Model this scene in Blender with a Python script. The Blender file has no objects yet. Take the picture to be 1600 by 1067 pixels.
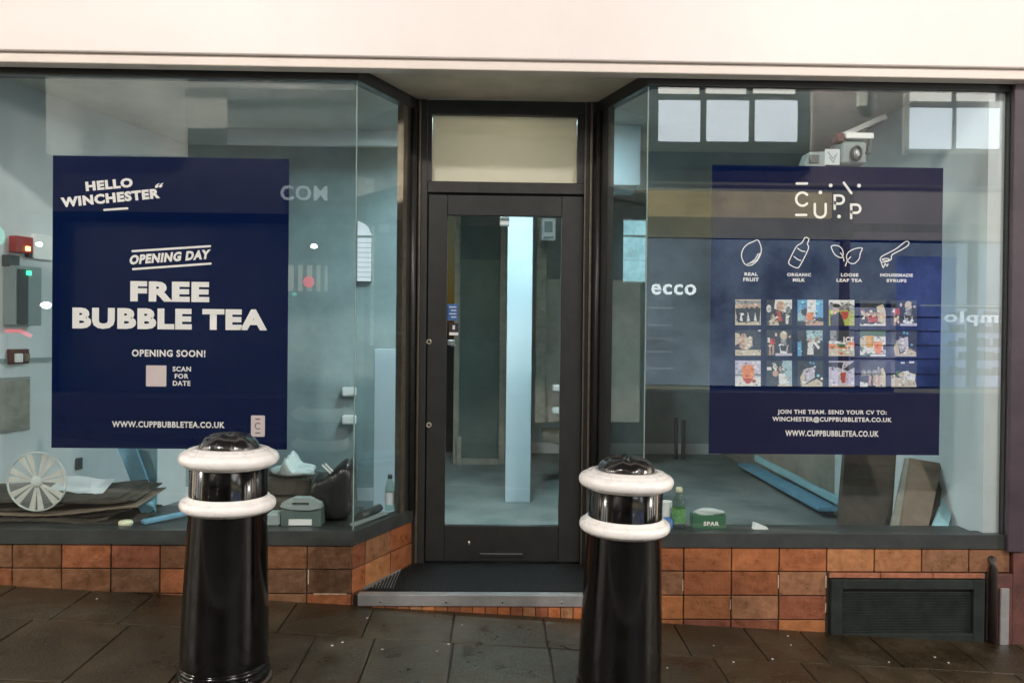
import bpy, bmesh, math, random
from mathutils import Vector, Matrix
random.seed(7)
S = bpy.context.scene
COL = S.collection
R = math.radians

# ---------------------------------------------------------------- camera, sky, exposure
F = 1250.0; W, H = 1600.0, 1067.0; CD = 4.2; CH = 1.41
yaw, pitch, roll = 0.02027944, -0.00879615, 0.0105934
fw = Vector((math.sin(yaw)*math.cos(pitch), math.cos(yaw)*math.cos(pitch), math.sin(pitch)))
r0 = Vector((math.cos(yaw), -math.sin(yaw), 0)); u0 = r0.cross(fw)
rt = math.cos(roll)*r0 + math.sin(roll)*u0; up = -math.sin(roll)*r0 + math.cos(roll)*u0
cam = bpy.data.cameras.new('camera'); co = bpy.data.objects.new('camera', cam); COL.objects.link(co)
cam.sensor_fit = 'HORIZONTAL'; cam.sensor_width = 36; cam.lens = 36*F/W; cam.clip_start = .05; cam.clip_end = 500
m = Matrix((rt, up, -fw)).transposed().to_4x4(); m.translation = Vector((0, -CD, CH)); co.matrix_world = m
S.camera = co
S.view_settings.view_transform = 'Standard'; S.view_settings.look = 'None'; S.view_settings.exposure = 0; S.view_settings.gamma = 1
w = bpy.data.worlds.new('World'); S.world = w; w.use_nodes = True
nt = w.node_tree; bg = nt.nodes['Background']; sky = nt.nodes.new('ShaderNodeTexSky')
sky.sky_type = 'NISHITA'; sky.sun_disc = False; sky.sun_elevation = R(2); sky.sun_rotation = R(250)
nt.links.new(sky.outputs[0], bg.inputs[0]); bg.inputs[1].default_value = .05
EXT_P = 1430      # added street lamps across the road, watts each
INT_E = 74.0       # added unseen interior light panel

def at(px, py, Y=0.0):
    d = fw + (px-W/2)/F*rt - (py-H/2)/F*up
    t = (Y+CD)/d.y
    return Vector((t*d.x, Y, CH+t*d.z))
def opp(px, py, D=8.0):                       # the spot on the far side of the street whose mirror image shows at that pixel
    p = at(px, py, D); return (p.x, p.z)
def gz(x, y): return -.052 - .0535*max(-14, min(14, x)) + .02*max(-8, min(0, y))

# ---------------------------------------------------------------- materials
def mat(name, col, rough=.5, metal=0, var=0, vscale=6, bump=0, bscale=40, emit=0, coat=0, spec=.5, attr=False, rvar=0, evar=0):
    m = bpy.data.materials.new(name); m.use_nodes = True; n = m.node_tree; b = n.nodes['Principled BSDF']
    b.inputs['Roughness'].default_value = rough; b.inputs['Metallic'].default_value = metal
    b.inputs['Coat Weight'].default_value = coat; b.inputs['Specular IOR Level'].default_value = spec
    b.inputs['Base Color'].default_value = (*col, 1)
    tc = n.nodes.new('ShaderNodeTexCoord'); src = None
    if attr:
        a = n.nodes.new('ShaderNodeVertexColor'); a.layer_name = 'Col'; src = a.outputs[0]; n.links.new(src, b.inputs['Base Color'])
    if var or rvar or evar:
        t = n.nodes.new('ShaderNodeTexNoise'); t.inputs['Scale'].default_value = vscale; t.inputs['Detail'].default_value = 8; t.inputs['Roughness'].default_value = .65
        n.links.new(tc.outputs['Object'], t.inputs['Vector'])
    if var:
        mr = n.nodes.new('ShaderNodeMapRange'); mr.inputs[1].default_value = .3; mr.inputs[2].default_value = .7
        mr.inputs[3].default_value = 1-var; mr.inputs[4].default_value = 1+var
        n.links.new(t.outputs[0], mr.inputs[0])
        mx = n.nodes.new('ShaderNodeVectorMath'); mx.operation = 'SCALE'
        if src: n.links.new(src, mx.inputs[0])
        else: mx.inputs[0].default_value = col
        n.links.new(mr.outputs[0], mx.inputs['Scale']); n.links.new(mx.outputs[0], b.inputs['Base Color'])
    if rvar:
        mr = n.nodes.new('ShaderNodeMapRange'); mr.inputs[1].default_value = .35; mr.inputs[2].default_value = .65
        mr.inputs[3].default_value = max(.02, rough-rvar); mr.inputs[4].default_value = min(1, rough+rvar)
        n.links.new(t.outputs[0], mr.inputs[0]); n.links.new(mr.outputs[0], b.inputs['Roughness'])
    if bump:
        t2 = n.nodes.new('ShaderNodeTexNoise'); t2.inputs['Scale'].default_value = bscale; t2.inputs['Detail'].default_value = 6
        n.links.new(tc.outputs['Object'], t2.inputs['Vector'])
        bp = n.nodes.new('ShaderNodeBump'); bp.inputs['Strength'].default_value = bump; bp.inputs['Distance'].default_value = .01
        n.links.new(t2.outputs[0], bp.inputs['Height']); n.links.new(bp.outputs[0], b.inputs['Normal'])
    if emit:
        b.inputs['Emission Color'].default_value = (*col, 1); b.inputs['Emission Strength'].default_value = emit
        if evar:
            mr = n.nodes.new('ShaderNodeMapRange'); mr.inputs[1].default_value = .35; mr.inputs[2].default_value = .65
            mr.inputs[3].default_value = emit*(1-evar); mr.inputs[4].default_value = emit*(1+evar)
            n.links.new(t.outputs[0], mr.inputs[0]); n.links.new(mr.outputs[0], b.inputs['Emission Strength'])
        b.inputs['Base Color'].default_value = (.03, .03, .03, 1)
    return m
def glass_mat(name, tint=(.9, .95, .93), rough=0.0, bump=0.0):
    m = bpy.data.materials.new(name); m.use_nodes = True; n = m.node_tree; n.nodes.clear()
    o = n.nodes.new('ShaderNodeOutputMaterial'); mx = n.nodes.new('ShaderNodeMixShader')
    tr = n.nodes.new('ShaderNodeBsdfTransparent'); tr.inputs[0].default_value = (*tint, 1)
    gl = n.nodes.new('ShaderNodeBsdfGlossy'); gl.inputs['Roughness'].default_value = rough
    fr = n.nodes.new('ShaderNodeFresnel'); g = n.nodes.new('ShaderNodeNewGeometry')
    mr = n.nodes.new('ShaderNodeMapRange'); mr.inputs[3].default_value = 1.55; mr.inputs[4].default_value = 1/1.55
    n.links.new(g.outputs['Backfacing'], mr.inputs[0]); n.links.new(mr.outputs[0], fr.inputs[0])
    if bump:
        tc = n.nodes.new('ShaderNodeTexCoord'); t = n.nodes.new('ShaderNodeTexNoise'); t.inputs['Scale'].default_value = 1.6; t.inputs['Detail'].default_value = 1
        n.links.new(tc.outputs['Object'], t.inputs['Vector'])
        bp = n.nodes.new('ShaderNodeBump'); bp.inputs['Strength'].default_value = bump; bp.inputs['Distance'].default_value = .02
        n.links.new(t.outputs[0], bp.inputs['Height']); n.links.new(bp.outputs[0], gl.inputs['Normal'])
    n.links.new(fr.outputs[0], mx.inputs[0]); n.links.new(tr.outputs[0], mx.inputs[1]); n.links.new(gl.outputs[0], mx.inputs[2])
    n.links.new(mx.outputs[0], o.inputs[0]); return m
M = dict(
 fascia=mat('fascia_paint', (.76,.705,.675), .45, var=.035, vscale=1.5),
 trim=mat('fascia_trim', (.70,.635,.575), .5, var=.06, vscale=3),
 soffit=mat('soffit_board', (.66,.60,.50), .35, var=.25, vscale=2.5),
 frame=mat('dark_frame', (.021,.022,.020), .38, var=.25, vscale=9, bump=.05, bscale=90),
 sill=mat('sill_metal', (.035,.040,.038), .42, var=.3, vscale=10, bump=.06),
 alu=mat('bronze_bead', (.16,.13,.10), .35, metal=.7, var=.2, vscale=20),
 gap=mat('gap_black', (.008,.008,.008), .7),
 tile=mat('quarry_tile', (.8,.8,.8), .45, var=.28, vscale=22, bump=.5, bscale=45, attr=True, rvar=.2),
 grout=mat('grout', (.07,.055,.045), .9, var=.4, vscale=30),
 paving=mat('paving_stone', (1,1,1), .42, var=.45, vscale=4.5, bump=.45, bscale=80, attr=True, rvar=.2),
 road=mat('asphalt', (.045,.045,.045), .7, var=.3, vscale=8, bump=.5),
 mat_r=mat('ribbed_rubber', (.014,.014,.014), .7, var=.4, vscale=30, spec=.2),
 metal=mat('brushed_metal', (.42,.42,.42), .38, metal=.6, var=.15, vscale=12, bump=.05),
 brass=mat('lock_metal', (.65,.6,.48), .3, metal=.8),
 black=mat('gloss_black_paint', (.003,.003,.003), .13, var=.5, vscale=8, bump=.06, bscale=9, rvar=.06),
 white=mat('gloss_white_paint', (.88,.86,.83), .30, var=.035, vscale=16, bump=.15, bscale=18, rvar=.12, coat=.3),
 dome=mat('wet_black_iron', (.012,.011,.010), .1, bump=1.0, bscale=22, coat=1),
 navy=mat('navy_print', (.0015,.0085,.050), .8, var=.06, vscale=2, spec=0),
 ink=mat('white_print', (.90,.83,.82), .5),
 pink=mat('pale_pink_print', (.72,.58,.58), .5),
 darkink=mat('dark_print', (.03,.02,.04), .5),
 photo=mat('photo_print', (1,1,1), .4, attr=True, var=.18, vscale=90),
 wall=mat('white_plaster', (.62,.65,.66), .8, var=.08, vscale=2),
 wallt=mat('teal_grey_plaster', (.30,.365,.37), .8, var=.16, vscale=3),
 walld=mat('dark_partition', (.10,.13,.12), .8, var=.15, vscale=3),
 wallb=mat('bare_brown_wall', (.30,.27,.23), .85, var=.25, vscale=3),
 floor=mat('dusty_concrete', (.21,.235,.23), .55, var=.35, vscale=2.2, bump=.1),
 ceil=mat('ceiling_plaster', (.55,.53,.49), .8, var=.12, vscale=2),
 board=mat('white_board', (.47,.57,.63), .5),
 wood=mat('bare_timber', (.27,.26,.22), .7, var=.25, vscale=10),
 blue=mat('blue_foam_board', (.16,.36,.50), .6, var=.2, vscale=8),
 bluel=mat('pale_blue_board', (.33,.55,.60), .6, var=.1, vscale=8),
 card=mat('brown_cardboard', (.20,.155,.115), .85, var=.2, vscale=9),
 cardd=mat('dark_cardboard', (.055,.047,.036), .85, var=.35, vscale=10),
 paper=mat('white_paper', (.62,.66,.68), .7, var=.05),
 bag=mat('black_plastic', (.022,.021,.02), .3, bump=.7, bscale=14),
 plastic=mat('clear_crumpled_plastic', (.55,.60,.58), .3, bump=.6, bscale=25),
 tool=mat('grey_green_plastic', (.10,.14,.13), .45), toolt=mat('pale_grey_plastic', (.30,.35,.34), .45),
 red=mat('red_plastic', (.35,.03,.03), .4), dgrey=mat('dark_grey_plastic', (.05,.06,.06), .4), mgrey=mat('grey_painted_metal', (.26,.31,.31), .4, var=.1),
 green=mat('green_card', (.03,.13,.06), .5, var=.15), gled=mat('green_led', (.05,1,.35), emit=3), yled=mat('yellow_led', (1,.8,.2), emit=5),
 whitep=mat('white_plastic', (.86,.86,.84), .4), cream=mat('cream_plastic', (.75,.72,.50), .4),
 bottle=glass_mat('clear_bottle', (.80,.88,.82), .03), leaf=mat('green_label', (.12,.30,.10), .5, var=.5, vscale=60),
 bluecap=mat('blue_plastic', (.06,.16,.42), .35),
 glass=glass_mat('window_glass', (.955,.98,.975), 0, .012), edge=mat('glass_edge', (.25,.33,.30), .2),
 frost=mat('frosted_film', (.80,.73,.64), .25, coat=.6, var=.05, vscale=3),
 pil=mat('pilaster_paint', (.05,.035,.045), .4, var=.3, vscale=4), brownw=mat('red_brown_wall', (.10,.035,.028), .6, var=.4, vscale=12, bump=.3),
 vent=mat('vent_metal', (.018,.023,.021), .6, spec=.25, var=.4, vscale=12), pipe=mat('dark_pipe', (.02,.014,.012), .5, bump=.3),
 brick=mat('mauve_brick', (.17,.14,.135), .85, var=.25, vscale=2), render=mat('cream_render', (.55,.5,.42), .85, var=.1, vscale=1),
 timber=mat('dark_timber', (.02,.024,.026), .5), pale=mat('pale_stone', (.5,.5,.45), .8),
 lit=mat('lit_pane', (.86,.93,1.0), emit=7.5, evar=.06, vscale=.7), litw=mat('warm_lit_pane', (1,.95,.86), emit=7, evar=.1, vscale=.7),
 shopb=mat('lit_shop_blue', (.62,.78,1.0), emit=1.25, evar=.6, vscale=.7), shopl=mat('lit_shop_lilac', (.60,.66,1.0), emit=2.5, evar=.5, vscale=.9),
 shopd=mat('dim_shop', (.6,.85,.9), emit=.04, evar=.8, vscale=.8), shopw=mat('lit_shop_warm', (1,.82,.6), emit=6.5, evar=.3, vscale=.8),
 yel=mat('lamplit_yellow_fascia', (1,.82,.42), emit=2.3, evar=.3, vscale=.8), yel2=mat('dim_yellow_fascia', (.95,.88,.55), emit=1.0, evar=.2, vscale=1),  # lamp light falling on the yellow fascia is put in as emission
 bei=mat('beige_lit_fascia', (1,.85,.66), emit=1.3, evar=.12, vscale=1), beid=mat('cream_lit_render', (1,.93,.78), emit=1.5, evar=.35, vscale=.9),  # emission stands for light on the beige fascia and cream render
 stripe=mat('dark_stripe', (.10,.12,.12), .7), lamp=mat('bright_lamp', (1,.96,.88), emit=40), redg=mat('red_glow', (1,.06,.10), emit=6), redn=mat('red_neon', (1,.10,.16), emit=7),
 cyan=mat('cyan_glow', (.2,1,.8), emit=4), shelfl=mat('lit_shelf', (.8,.9,1), emit=2.2), brickd=mat('dark_brick', (.07,.068,.065), .85, var=.25, vscale=2), shelfs=mat('lit_sign_letters', (.85,.9,1), emit=6), bluep=mat('blue_display', (.24,.36,1.0), emit=1.5, evar=.6, vscale=1.2), sign=mat('lit_letters', (.9,.98,1), emit=11), signd=mat('dim_letters', (.9,.97,1), emit=2.6),
 intl=mat('added_light_panel', (.70,.95,1.0), emit=INT_E), sash=mat('bright_sash_reflection', (.80,.93,1.0), emit=.9, evar=.12, vscale=3), sasht_refl=mat('aqua_sash_reflection', (.45,.85,.95), emit=.75, evar=.3, vscale=6),
)
_n = M['frost'].node_tree; _b = _n.nodes['Principled BSDF']; _t = _n.nodes.new('ShaderNodeBsdfTranslucent'); _t.inputs[0].default_value = (.85, .70, .55, 1)
_x = _n.nodes.new('ShaderNodeMixShader'); _x.inputs[0].default_value = .35; _n.links.new(_b.outputs[0], _x.inputs[1]); _n.links.new(_t.outputs[0], _x.inputs[2]); _n.links.new(_x.outputs[0], _n.nodes['Material Output'].inputs[0])
M['bluesh'] = mat('blue_film', (.20,.42,.52), .3, bump=.5, bscale=20); M['bluesh'].node_tree.nodes['Principled BSDF'].inputs['Alpha'].default_value = .7
M['mortar'] = mat('pale_mortar', (.50, .38, .27), .9, var=.4, vscale=40)
M['cardl'] = mat('pale_spoke_plastic', (.68, .66, .60), .5, var=.12, vscale=20)
M['haze_pl'] = mat('milky_plastic', (.6, .66, .66), .4); M['haze_pl'].node_tree.nodes['Principled BSDF'].inputs['Alpha'].default_value = .22
M['black'].node_tree.nodes['Principled BSDF'].inputs['Specular IOR Level'].default_value = .5

# ---------------------------------------------------------------- mesh helpers
def nb():
    b = bmesh.new(); b.loops.layers.float_color.new('Col'); return b
def paint(bm, faces, col):
    if col is None: return
    L = bm.loops.layers.float_color['Col']
    for f in faces:
        for l in f.loops: l[L] = (*col, 1)
def box(bm, x0, x1, y0, y1, z0, z1, bev=0, T=None, col=None, seg=1):
    t = bmesh.new(); bmesh.ops.create_cube(t, size=1)
    for v in t.verts: v.co = Vector((x0+(v.co.x+.5)*(x1-x0), y0+(v.co.y+.5)*(y1-y0), z0+(v.co.z+.5)*(z1-z0)))
    if bev: bmesh.ops.bevel(t, geom=t.edges[:], offset=bev, segments=seg, affect='EDGES', profile=.5)
    if T is not None: bmesh.ops.transform(t, matrix=T, verts=t.verts)
    mp = {v: bm.verts.new(v.co) for v in t.verts}
    fs = [bm.faces.new([mp[v] for v in f.verts]) for f in t.faces]
    paint(bm, fs, col); t.free(); return fs
def prism(bm, pts, z0, z1, col=None, T=None):      # plan polygon pts (x,y), extruded in z
    a = [bm.verts.new((x, y, z0)) for x, y in pts]; b = [bm.verts.new((x, y, z1)) for x, y in pts]; n = len(pts)
    fs = [bm.faces.new(a[::-1]), bm.faces.new(b)] + [bm.faces.new((a[i], a[(i+1) % n], b[(i+1) % n], b[i])) for i in range(n)]
    if T is not None: bmesh.ops.transform(bm, matrix=T, verts=a+b)
    paint(bm, fs, col); return fs
def lathe(bm, prof, cx=0, cy=0, seg=48, T=None, cap=True):
    rings = []; vs = []
    for r, z in prof:
        ring = [bm.verts.new((cx+r*math.cos(2*math.pi*i/seg), cy+r*math.sin(2*math.pi*i/seg), z)) for i in range(seg)]
        rings.append(ring); vs += ring
    fs = []
    for a, b in zip(rings, rings[1:]):
        for i in range(seg): fs.append(bm.faces.new((a[i], a[(i+1) % seg], b[(i+1) % seg], b[i])))
    if cap: fs.append(bm.faces.new(rings[0][::-1])); fs.append(bm.faces.new(rings[-1]))
    for f in fs: f.smooth = True
    if T is not None: bmesh.ops.transform(bm, matrix=T, verts=vs)
    return fs
def tube(bm, pts, r, seg=10):
    pts = [Vector(p) for p in pts]; rings = []
    for i, p in enumerate(pts):
        d = (pts[min(i+1, len(pts)-1)]-pts[max(i-1, 0)]).normalized()
        a = d.cross(Vector((0, 0, 1)) if abs(d.z) < .9 else Vector((1, 0, 0))).normalized(); b = d.cross(a)
        rings.append([bm.verts.new(p + r*(math.cos(2*math.pi*k/seg)*a + math.sin(2*math.pi*k/seg)*b)) for k in range(seg)])
    fs = []
    for A, B in zip(rings, rings[1:]):
        for k in range(seg): fs.append(bm.faces.new((A[k], A[(k+1) % seg], B[(k+1) % seg], B[k])))
    for f in fs: f.smooth = True
    bm.faces.new(rings[0][::-1]); bm.faces.new(rings[-1])
def bar(bm, a, b, w, h, bev=0, T=None):            # square-section bar a->b
    a = Vector(a); b = Vector(b); d = b-a; q = d.to_track_quat('X', 'Z').to_matrix().to_4x4(); q.translation = a
    box(bm, 0, d.length, -w/2, w/2, -h/2, h/2, bev, (T @ q) if T is not None else q)
def polyf(bm, pts, y, col=None):                   # flat polygon in the X-Z plane facing -Y
    v = [bm.verts.new((x, y, z)) for x, z in pts]; f = bm.faces.new(v)
    f.normal_update()
    if f.normal.y > 0: f.normal_flip()
    paint(bm, [f], col); return f
def stroke(bm, pts, wd, y, closed=False):          # flat mitred line with round ends in the X-Z plane
    P = [Vector((x, z)) for x, z in pts]
    if closed: P = P + [P[0]]
    n = len(P); L, Rr = [], []
    for i in range(n):
        if closed and i in (0, n-1): d0 = (P[0]-P[n-2]).normalized(); d1 = (P[1]-P[0]).normalized()
        else:
            d0 = (P[i]-P[max(i-1, 0)]); d1 = (P[min(i+1, n-1)]-P[i])
            d0 = d0.normalized() if d0.length > 0 else d1.normalized(); d1 = d1.normalized() if d1.length > 0 else d0
        t = (d0+d1); t = t.normalized() if t.length > 1e-6 else d0; nn = Vector((-t.y, t.x)); k = wd/2/max(.45, nn.dot(Vector((-d1.y, d1.x))))
        L.append(P[i]+nn*k); Rr.append(P[i]-nn*k)
    vl = [bm.verts.new((p.x, y, p.y)) for p in L]; vr = [bm.verts.new((p.x, y, p.y)) for p in Rr]
    for i in range(n-1): bm.faces.new((vr[i], vr[i+1], vl[i+1], vl[i]))
    if not closed:
        for e, s in ((0, -1), (n-1, 1)):
            d = (P[1]-P[0]).normalized() if e == 0 else (P[n-1]-P[n-2]).normalized(); d = d*s; nn = Vector((-d.y, d.x))
            arc = [P[e]+wd/2*(math.cos(a)*nn*-1+math.sin(a)*d) for a in [math.pi*k/6 for k in range(7)]]
            polyf(bm, [(p.x, p.y) for p in arc], y)
def obj(name, bm, material, parent=None, smooth=False, label=None):
    bmesh.ops.recalc_face_normals(bm, faces=bm.faces) if not name.startswith(('lettering', 'print', 'photo', 'icon', 'logo')) else None
    me = bpy.data.meshes.new(name); bm.to_mesh(me); bm.free()
    for mm in (material if isinstance(material, (list, tuple)) else [material]): me.materials.append(mm)
    o = bpy.data.objects.new(name, me); COL.objects.link(o)
    if smooth:
        for p in me.polygons: p.use_smooth = True
    if parent: o.parent = parent
    if label: o['label'] = label
    return o
def tag(o, label=None, cat=None, group=None, kind=None):
    if label: o['label'] = label
    if cat: o['category'] = cat
    if group: o['group'] = group
    if kind: o['kind'] = kind
    return o
def thing(name, label, cat, loc=(0, 0, 0), group=None):
    o = bpy.data.objects.new(name, None); COL.objects.link(o); o.location = loc; o.empty_display_size = .1
    return tag(o, label, cat, group)
def rehome(root, loc):                             # move a thing's origin to its base, keeping its parts where they stand
    bpy.context.view_layer.update(); d = Vector(loc)-root.location; root.location = loc
    for c in root.children: c.location = c.location - d
def text(s, cx, cz, wd, ht, y, material, parent, name='lettering', ang=0, shear=0, bold=.03, face=-1, thick=0, flip=False):
    c = bpy.data.curves.new('t', 'FONT'); c.body = s; c.offset = bold; c.align_x = 'CENTER'; c.resolution_u = 3; c.extrude = 0; c.space_character = 1.12
    o = bpy.data.objects.new('t', c); COL.objects.link(o); bpy.context.view_layer.update()
    me = bpy.data.meshes.new_from_object(o.evaluated_get(bpy.context.evaluated_depsgraph_get()))
    bpy.data.objects.remove(o); xs = [v.co.x for v in me.vertices]; ys = [v.co.y for v in me.vertices]
    x0, x1, y0, y1 = min(xs), max(xs), min(ys), max(ys)
    ca, sa = math.cos(ang), math.sin(ang)
    for v in me.vertices:
        a = ((v.co.x-x0)/(x1-x0)-.5)*wd; b = ((v.co.y-y0)/(y1-y0)-.5)*ht; a += shear*b
        if flip: a = -a
        v.co = Vector((cx+a*ca-b*sa, y, cz+a*sa+b*ca))
    me.name = name; me.materials.clear(); me.materials.append(material)
    o = bpy.data.objects.new(name, me); COL.objects.link(o); o.parent = parent
    if thick:
        md = o.modifiers.new('s', 'SOLIDIFY'); md.thickness = thick; md.offset = 0
    return o
def textpx(s, px0, px1, py0, py1, Y, material, parent, **k):
    a = at(px0, (py0+py1)/2, Y); b = at(px1, (py0+py1)/2, Y); c = at((px0+px1)/2, py0, Y); d = at((px0+px1)/2, py1, Y)
    return text(s, (a.x+b.x)/2, (c.z+d.z)/2, abs(b.x-a.x), abs(c.z-d.z), Y, material, parent, **k)
def Pz(px, py, Y): p = at(px, py, Y); return (p.x, p.z)

# ---------------------------------------------------------------- ground
def slope_box(bm, x0, x1, y0, y1, t0, t1, n=1, col=None, bev=0):
    z = lambda x, y, o: gz(x, y)+o
    vs = [bm.verts.new((x, y, z(x, y, o))) for o in (t0, t1) for x, y in ((x0, y0), (x1, y0), (x1, y1), (x0, y1))]
    ids = [(3, 2, 1, 0), (4, 5, 6, 7), (0, 1, 5, 4), (1, 2, 6, 5), (2, 3, 7, 6), (3, 0, 4, 7)]
    fs = [bm.faces.new([vs[i] for i in f]) for f in ids]; paint(bm, fs, col); return fs
b = nb(); v = []
xs = [-200, -14, -6, 0, 6, 14, 200]; ys = [-200, -9, -8, 0, 9, 200]
g = {(i, j): b.verts.new((x, y, gz(x, min(0, y))-.16)) for i, x in enumerate(xs) for j, y in enumerate(ys)}
for i in range(6):
    for j in range(5): b.faces.new((g[i, j], g[i+1, j], g[i+1, j+1], g[i, j+1]))
tag(obj('ground', b, M['road']), kind='structure')
b = nb(); slope_box(b, -14, 14, -6.3, -2.62, -.15, -.115); tag(obj('road', b, M['road']), kind='structure')
def pavement(y_rows, name, seedrows):
    b = nb()
    slope_box(b, -14, 14, min(y_rows), max(y_rows), -.15, -.014, col=(.018, .014, .009))
    for k in range(len(y_rows)-1):
        ya, yb = y_rows[k+1], y_rows[k]
        js = sorted(seedrows[k]) if k in seedrows else [random.uniform(-.3, .3)]
        while js[-1] < (6 if k < 6 else 14): js.append(js[-1]+random.uniform(.3, .5))
        while js[0] > -6: js.insert(0, js[0]-random.uniform(.3, .5))
        for x0, x1 in zip(js, js[1:]):
            t = random.uniform(.85, 1.15); w_ = random.random()
            c = (.036*t, (.024+.002*w_)*t, (.010+.002*w_)*t)
            g_ = .0028; o = random.uniform(-.0015, .0015)
            e = .004
            pts = []
            lo = [b.verts.new((x, y, gz(x, y)-.012)) for x, y in ((x0+g_, ya+g_), (x1-g_, ya+g_), (x1-g_, yb-g_), (x0+g_, yb-g_))]
            hi0 = [b.verts.new((x, y, gz(x, y)-.003+o)) for x, y in ((x0+g_, ya+g_), (x1-g_, ya+g_), (x1-g_, yb-g_), (x0+g_, yb-g_))]
            hi = [b.verts.new((x, y, gz(x, y)+o)) for x, y in ((x0+g_+e, ya+g_+e), (x1-g_-e, ya+g_+e), (x1-g_-e, yb-g_-e), (x0+g_+e, yb-g_-e))]
            fs = [b.faces.new(hi)]
            for q in range(4):
                fs.append(b.faces.new((lo[q], lo[(q+1) % 4], hi0[(q+1) % 4], hi0[q]))); fs.append(b.faces.new((hi0[q], hi0[(q+1) % 4], hi[(q+1) % 4], hi[q])))
            paint(b, fs, c)
    return tag(obj(name, b, M['paving']), kind='structure')
pavement([.0, -.42, -1.02, -1.6, -2.1, -2.5], 'pavement', {0: [-1.45, -1.02, -.62, -.2, .262, .62, .95, 1.32, 1.62, 1.98, 2.4], 1: [-2.15, -1.70, -1.3, -.83, -.555, -.186, .268, .66, 1.05, 1.47, 1.71, 2.09, 2.5]})
b = nb()
for i in range(15):
    slope_box(b, -7+i*.92+.005, -7+(i+1)*.92-.005, -2.62, -2.505, -.14, .002)
tag(obj('kerb', b, M['pale']), kind='structure')
b = nb(); slope_box(b, -14, 14, -8.0, -6.3, -.15, -.01, col=(.05, .047, .035)); tag(obj('far_pavement', b, M['paving']), kind='structure')

# ---------------------------------------------------------------- the shop building
XL, XR = -3.35, 2.706           # glass extents
ZS, ZG0, ZG1, ZH = .300, .375, 2.722, 2.795
CLX, CRX = -.737, .789          # front corners of the lobby
DY = .57                        # door plane
BLX, BRX = -.475, .585          # back corners of the lobby
bld = thing('shop_building', 'empty shop with white fascia, two big glass display windows and recessed dark door', 'shop')
b = nb(); box(b, -4.2, 3.4, -.14, .25, 2.803, 3.9, .005); obj('fascia', b, M['fascia'], bld)
b = nb(); box(b, -4.2, 3.4, -.115, -.03, 2.752, 2.802, .004); obj('fascia_trim', b, M['trim'], bld)
b = nb(); box(b, -4.2, 3.4, -.02, 5.4, 3.92, 6.5); obj('upper_wall', b, M['brick'], bld)
b = nb(); box(b, -4.2, 3.4, .26, 5.4, 3.02, 3.9); obj('floor_slab', b, M['gap'], bld)
b = nb(); prism(b, [(CLX+.0, .0), (CRX, .0), (BRX+.06, DY-.03), (BLX-.06, DY-.03)], 2.79, 2.80); obj('soffit', b, M['soffit'], bld)
# plinth of quarry tiles
palette = [(.40, .150, .050), (.34, .112, .040), (.28, .090, .042), (.28, .130, .062), (.44, .190, .075), (.26, .085, .046), (.34, .165, .085), (.38, .130, .044)]
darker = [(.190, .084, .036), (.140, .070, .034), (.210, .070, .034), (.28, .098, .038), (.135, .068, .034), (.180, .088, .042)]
TW, TH = .2535, .1275
def tile_wall(bm, gr, p0, p1, off, pal, zb, skip=None, n_in=None):
    p0 = Vector((*p0, 0)); p1 = Vector((*p1, 0)); d = (p1-p0); L = d.length; d.normalize(); nrm = Vector((d.y, -d.x, 0))
    T = Matrix(((d.x, -nrm.x, 0, p0.x), (d.y, -nrm.y, 0, p0.y), (0, 0, 1, 0), (0, 0, 0, 1)))
    box(gr, 0, L, .012, .10, zb, ZS, 0, T)
    xs_ = [0]+[x for x in [off+TW*k for k in range(-1, 40)] if .02 < x < L-.02]+[L]
    z = ZS; row = 0
    while z > zb:
        z2 = max(z-TH, zb)
        for a, c in zip(xs_, xs_[1:]):
            g = .003
            if skip and skip(p0.x+a, z2, z, p0.x+c): continue
            col = random.choice(pal); k = random.uniform(.68, .98)
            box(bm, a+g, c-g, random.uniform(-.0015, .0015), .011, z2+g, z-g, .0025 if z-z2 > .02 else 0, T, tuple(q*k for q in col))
        z = z2; row += 1
VX0, VX1 = 1.775, 2.615; VZ1 = .155      # vent opening
t = nb(); g_ = nb(); t2 = nb(); g2 = nb()
jl = at(98, 870, 0).x; jl = XL + ((jl-XL) % TW)
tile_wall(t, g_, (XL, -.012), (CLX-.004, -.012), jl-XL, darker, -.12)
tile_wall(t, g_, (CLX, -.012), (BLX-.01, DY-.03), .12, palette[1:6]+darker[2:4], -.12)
tile_wall(t2, g2, (BRX+.01, DY-.03), (CRX, -.012), .12, palette, -.3)
jr = at(1141, 870, 0).x
tile_wall(t2, g2, (CRX+.004, -.012), (XR+.04, -.012), (jr-CRX) % TW, palette, -.34, skip=lambda a, z0, z1, c: c > VX0+.02 and z0 < VZ1-.02 and a > VX0-.05 and a < VX1)
mo = nb()
for wx0, wx1, o_, zb_ in ((CRX+.004, XR, jr, -.3), (-1.3, CLX-.004, at(483, 870, 0).x, -.02)):
    k0 = -12
    while k0 < 14:
        x = o_+TW*k0; k0 += 1
        if not wx0+.02 < x < wx1-.02: continue
        for q in range(4):
            z1_ = ZS-TH*q
            if z1_-TH < zb_ or (x > VX0 and q > 0) or random.random() < .55: continue
            a_ = random.uniform(0, .4); box(mo, x-.0026, x+.0026, -.0145, -.004, z1_-TH*(a_+random.uniform(.35, .6)), z1_-TH*a_, 0, None)
box(mo, CLX-.2, CLX-.03, -.0145, -.004, ZS-2*TH-.0025, ZS-2*TH+.0025)
obj('pale_mortar', mo, M['mortar'], bld)
pl = obj('plinth', t, M['tile'], bld); obj('grout', g_, M['grout'], pl); pl = obj('plinth', t2, M['tile'], bld); obj('grout', g2, M['grout'], pl)
b = nb()
for a, c in ((1.777, 2.05), (2.052, 2.33), (2.332, 2.61)): box(b, a, c, -.016, .01, .142, .168, .002, None, (.34, .13, .07))
obj('tile_strip', b, M['tile'], bld)
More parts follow.
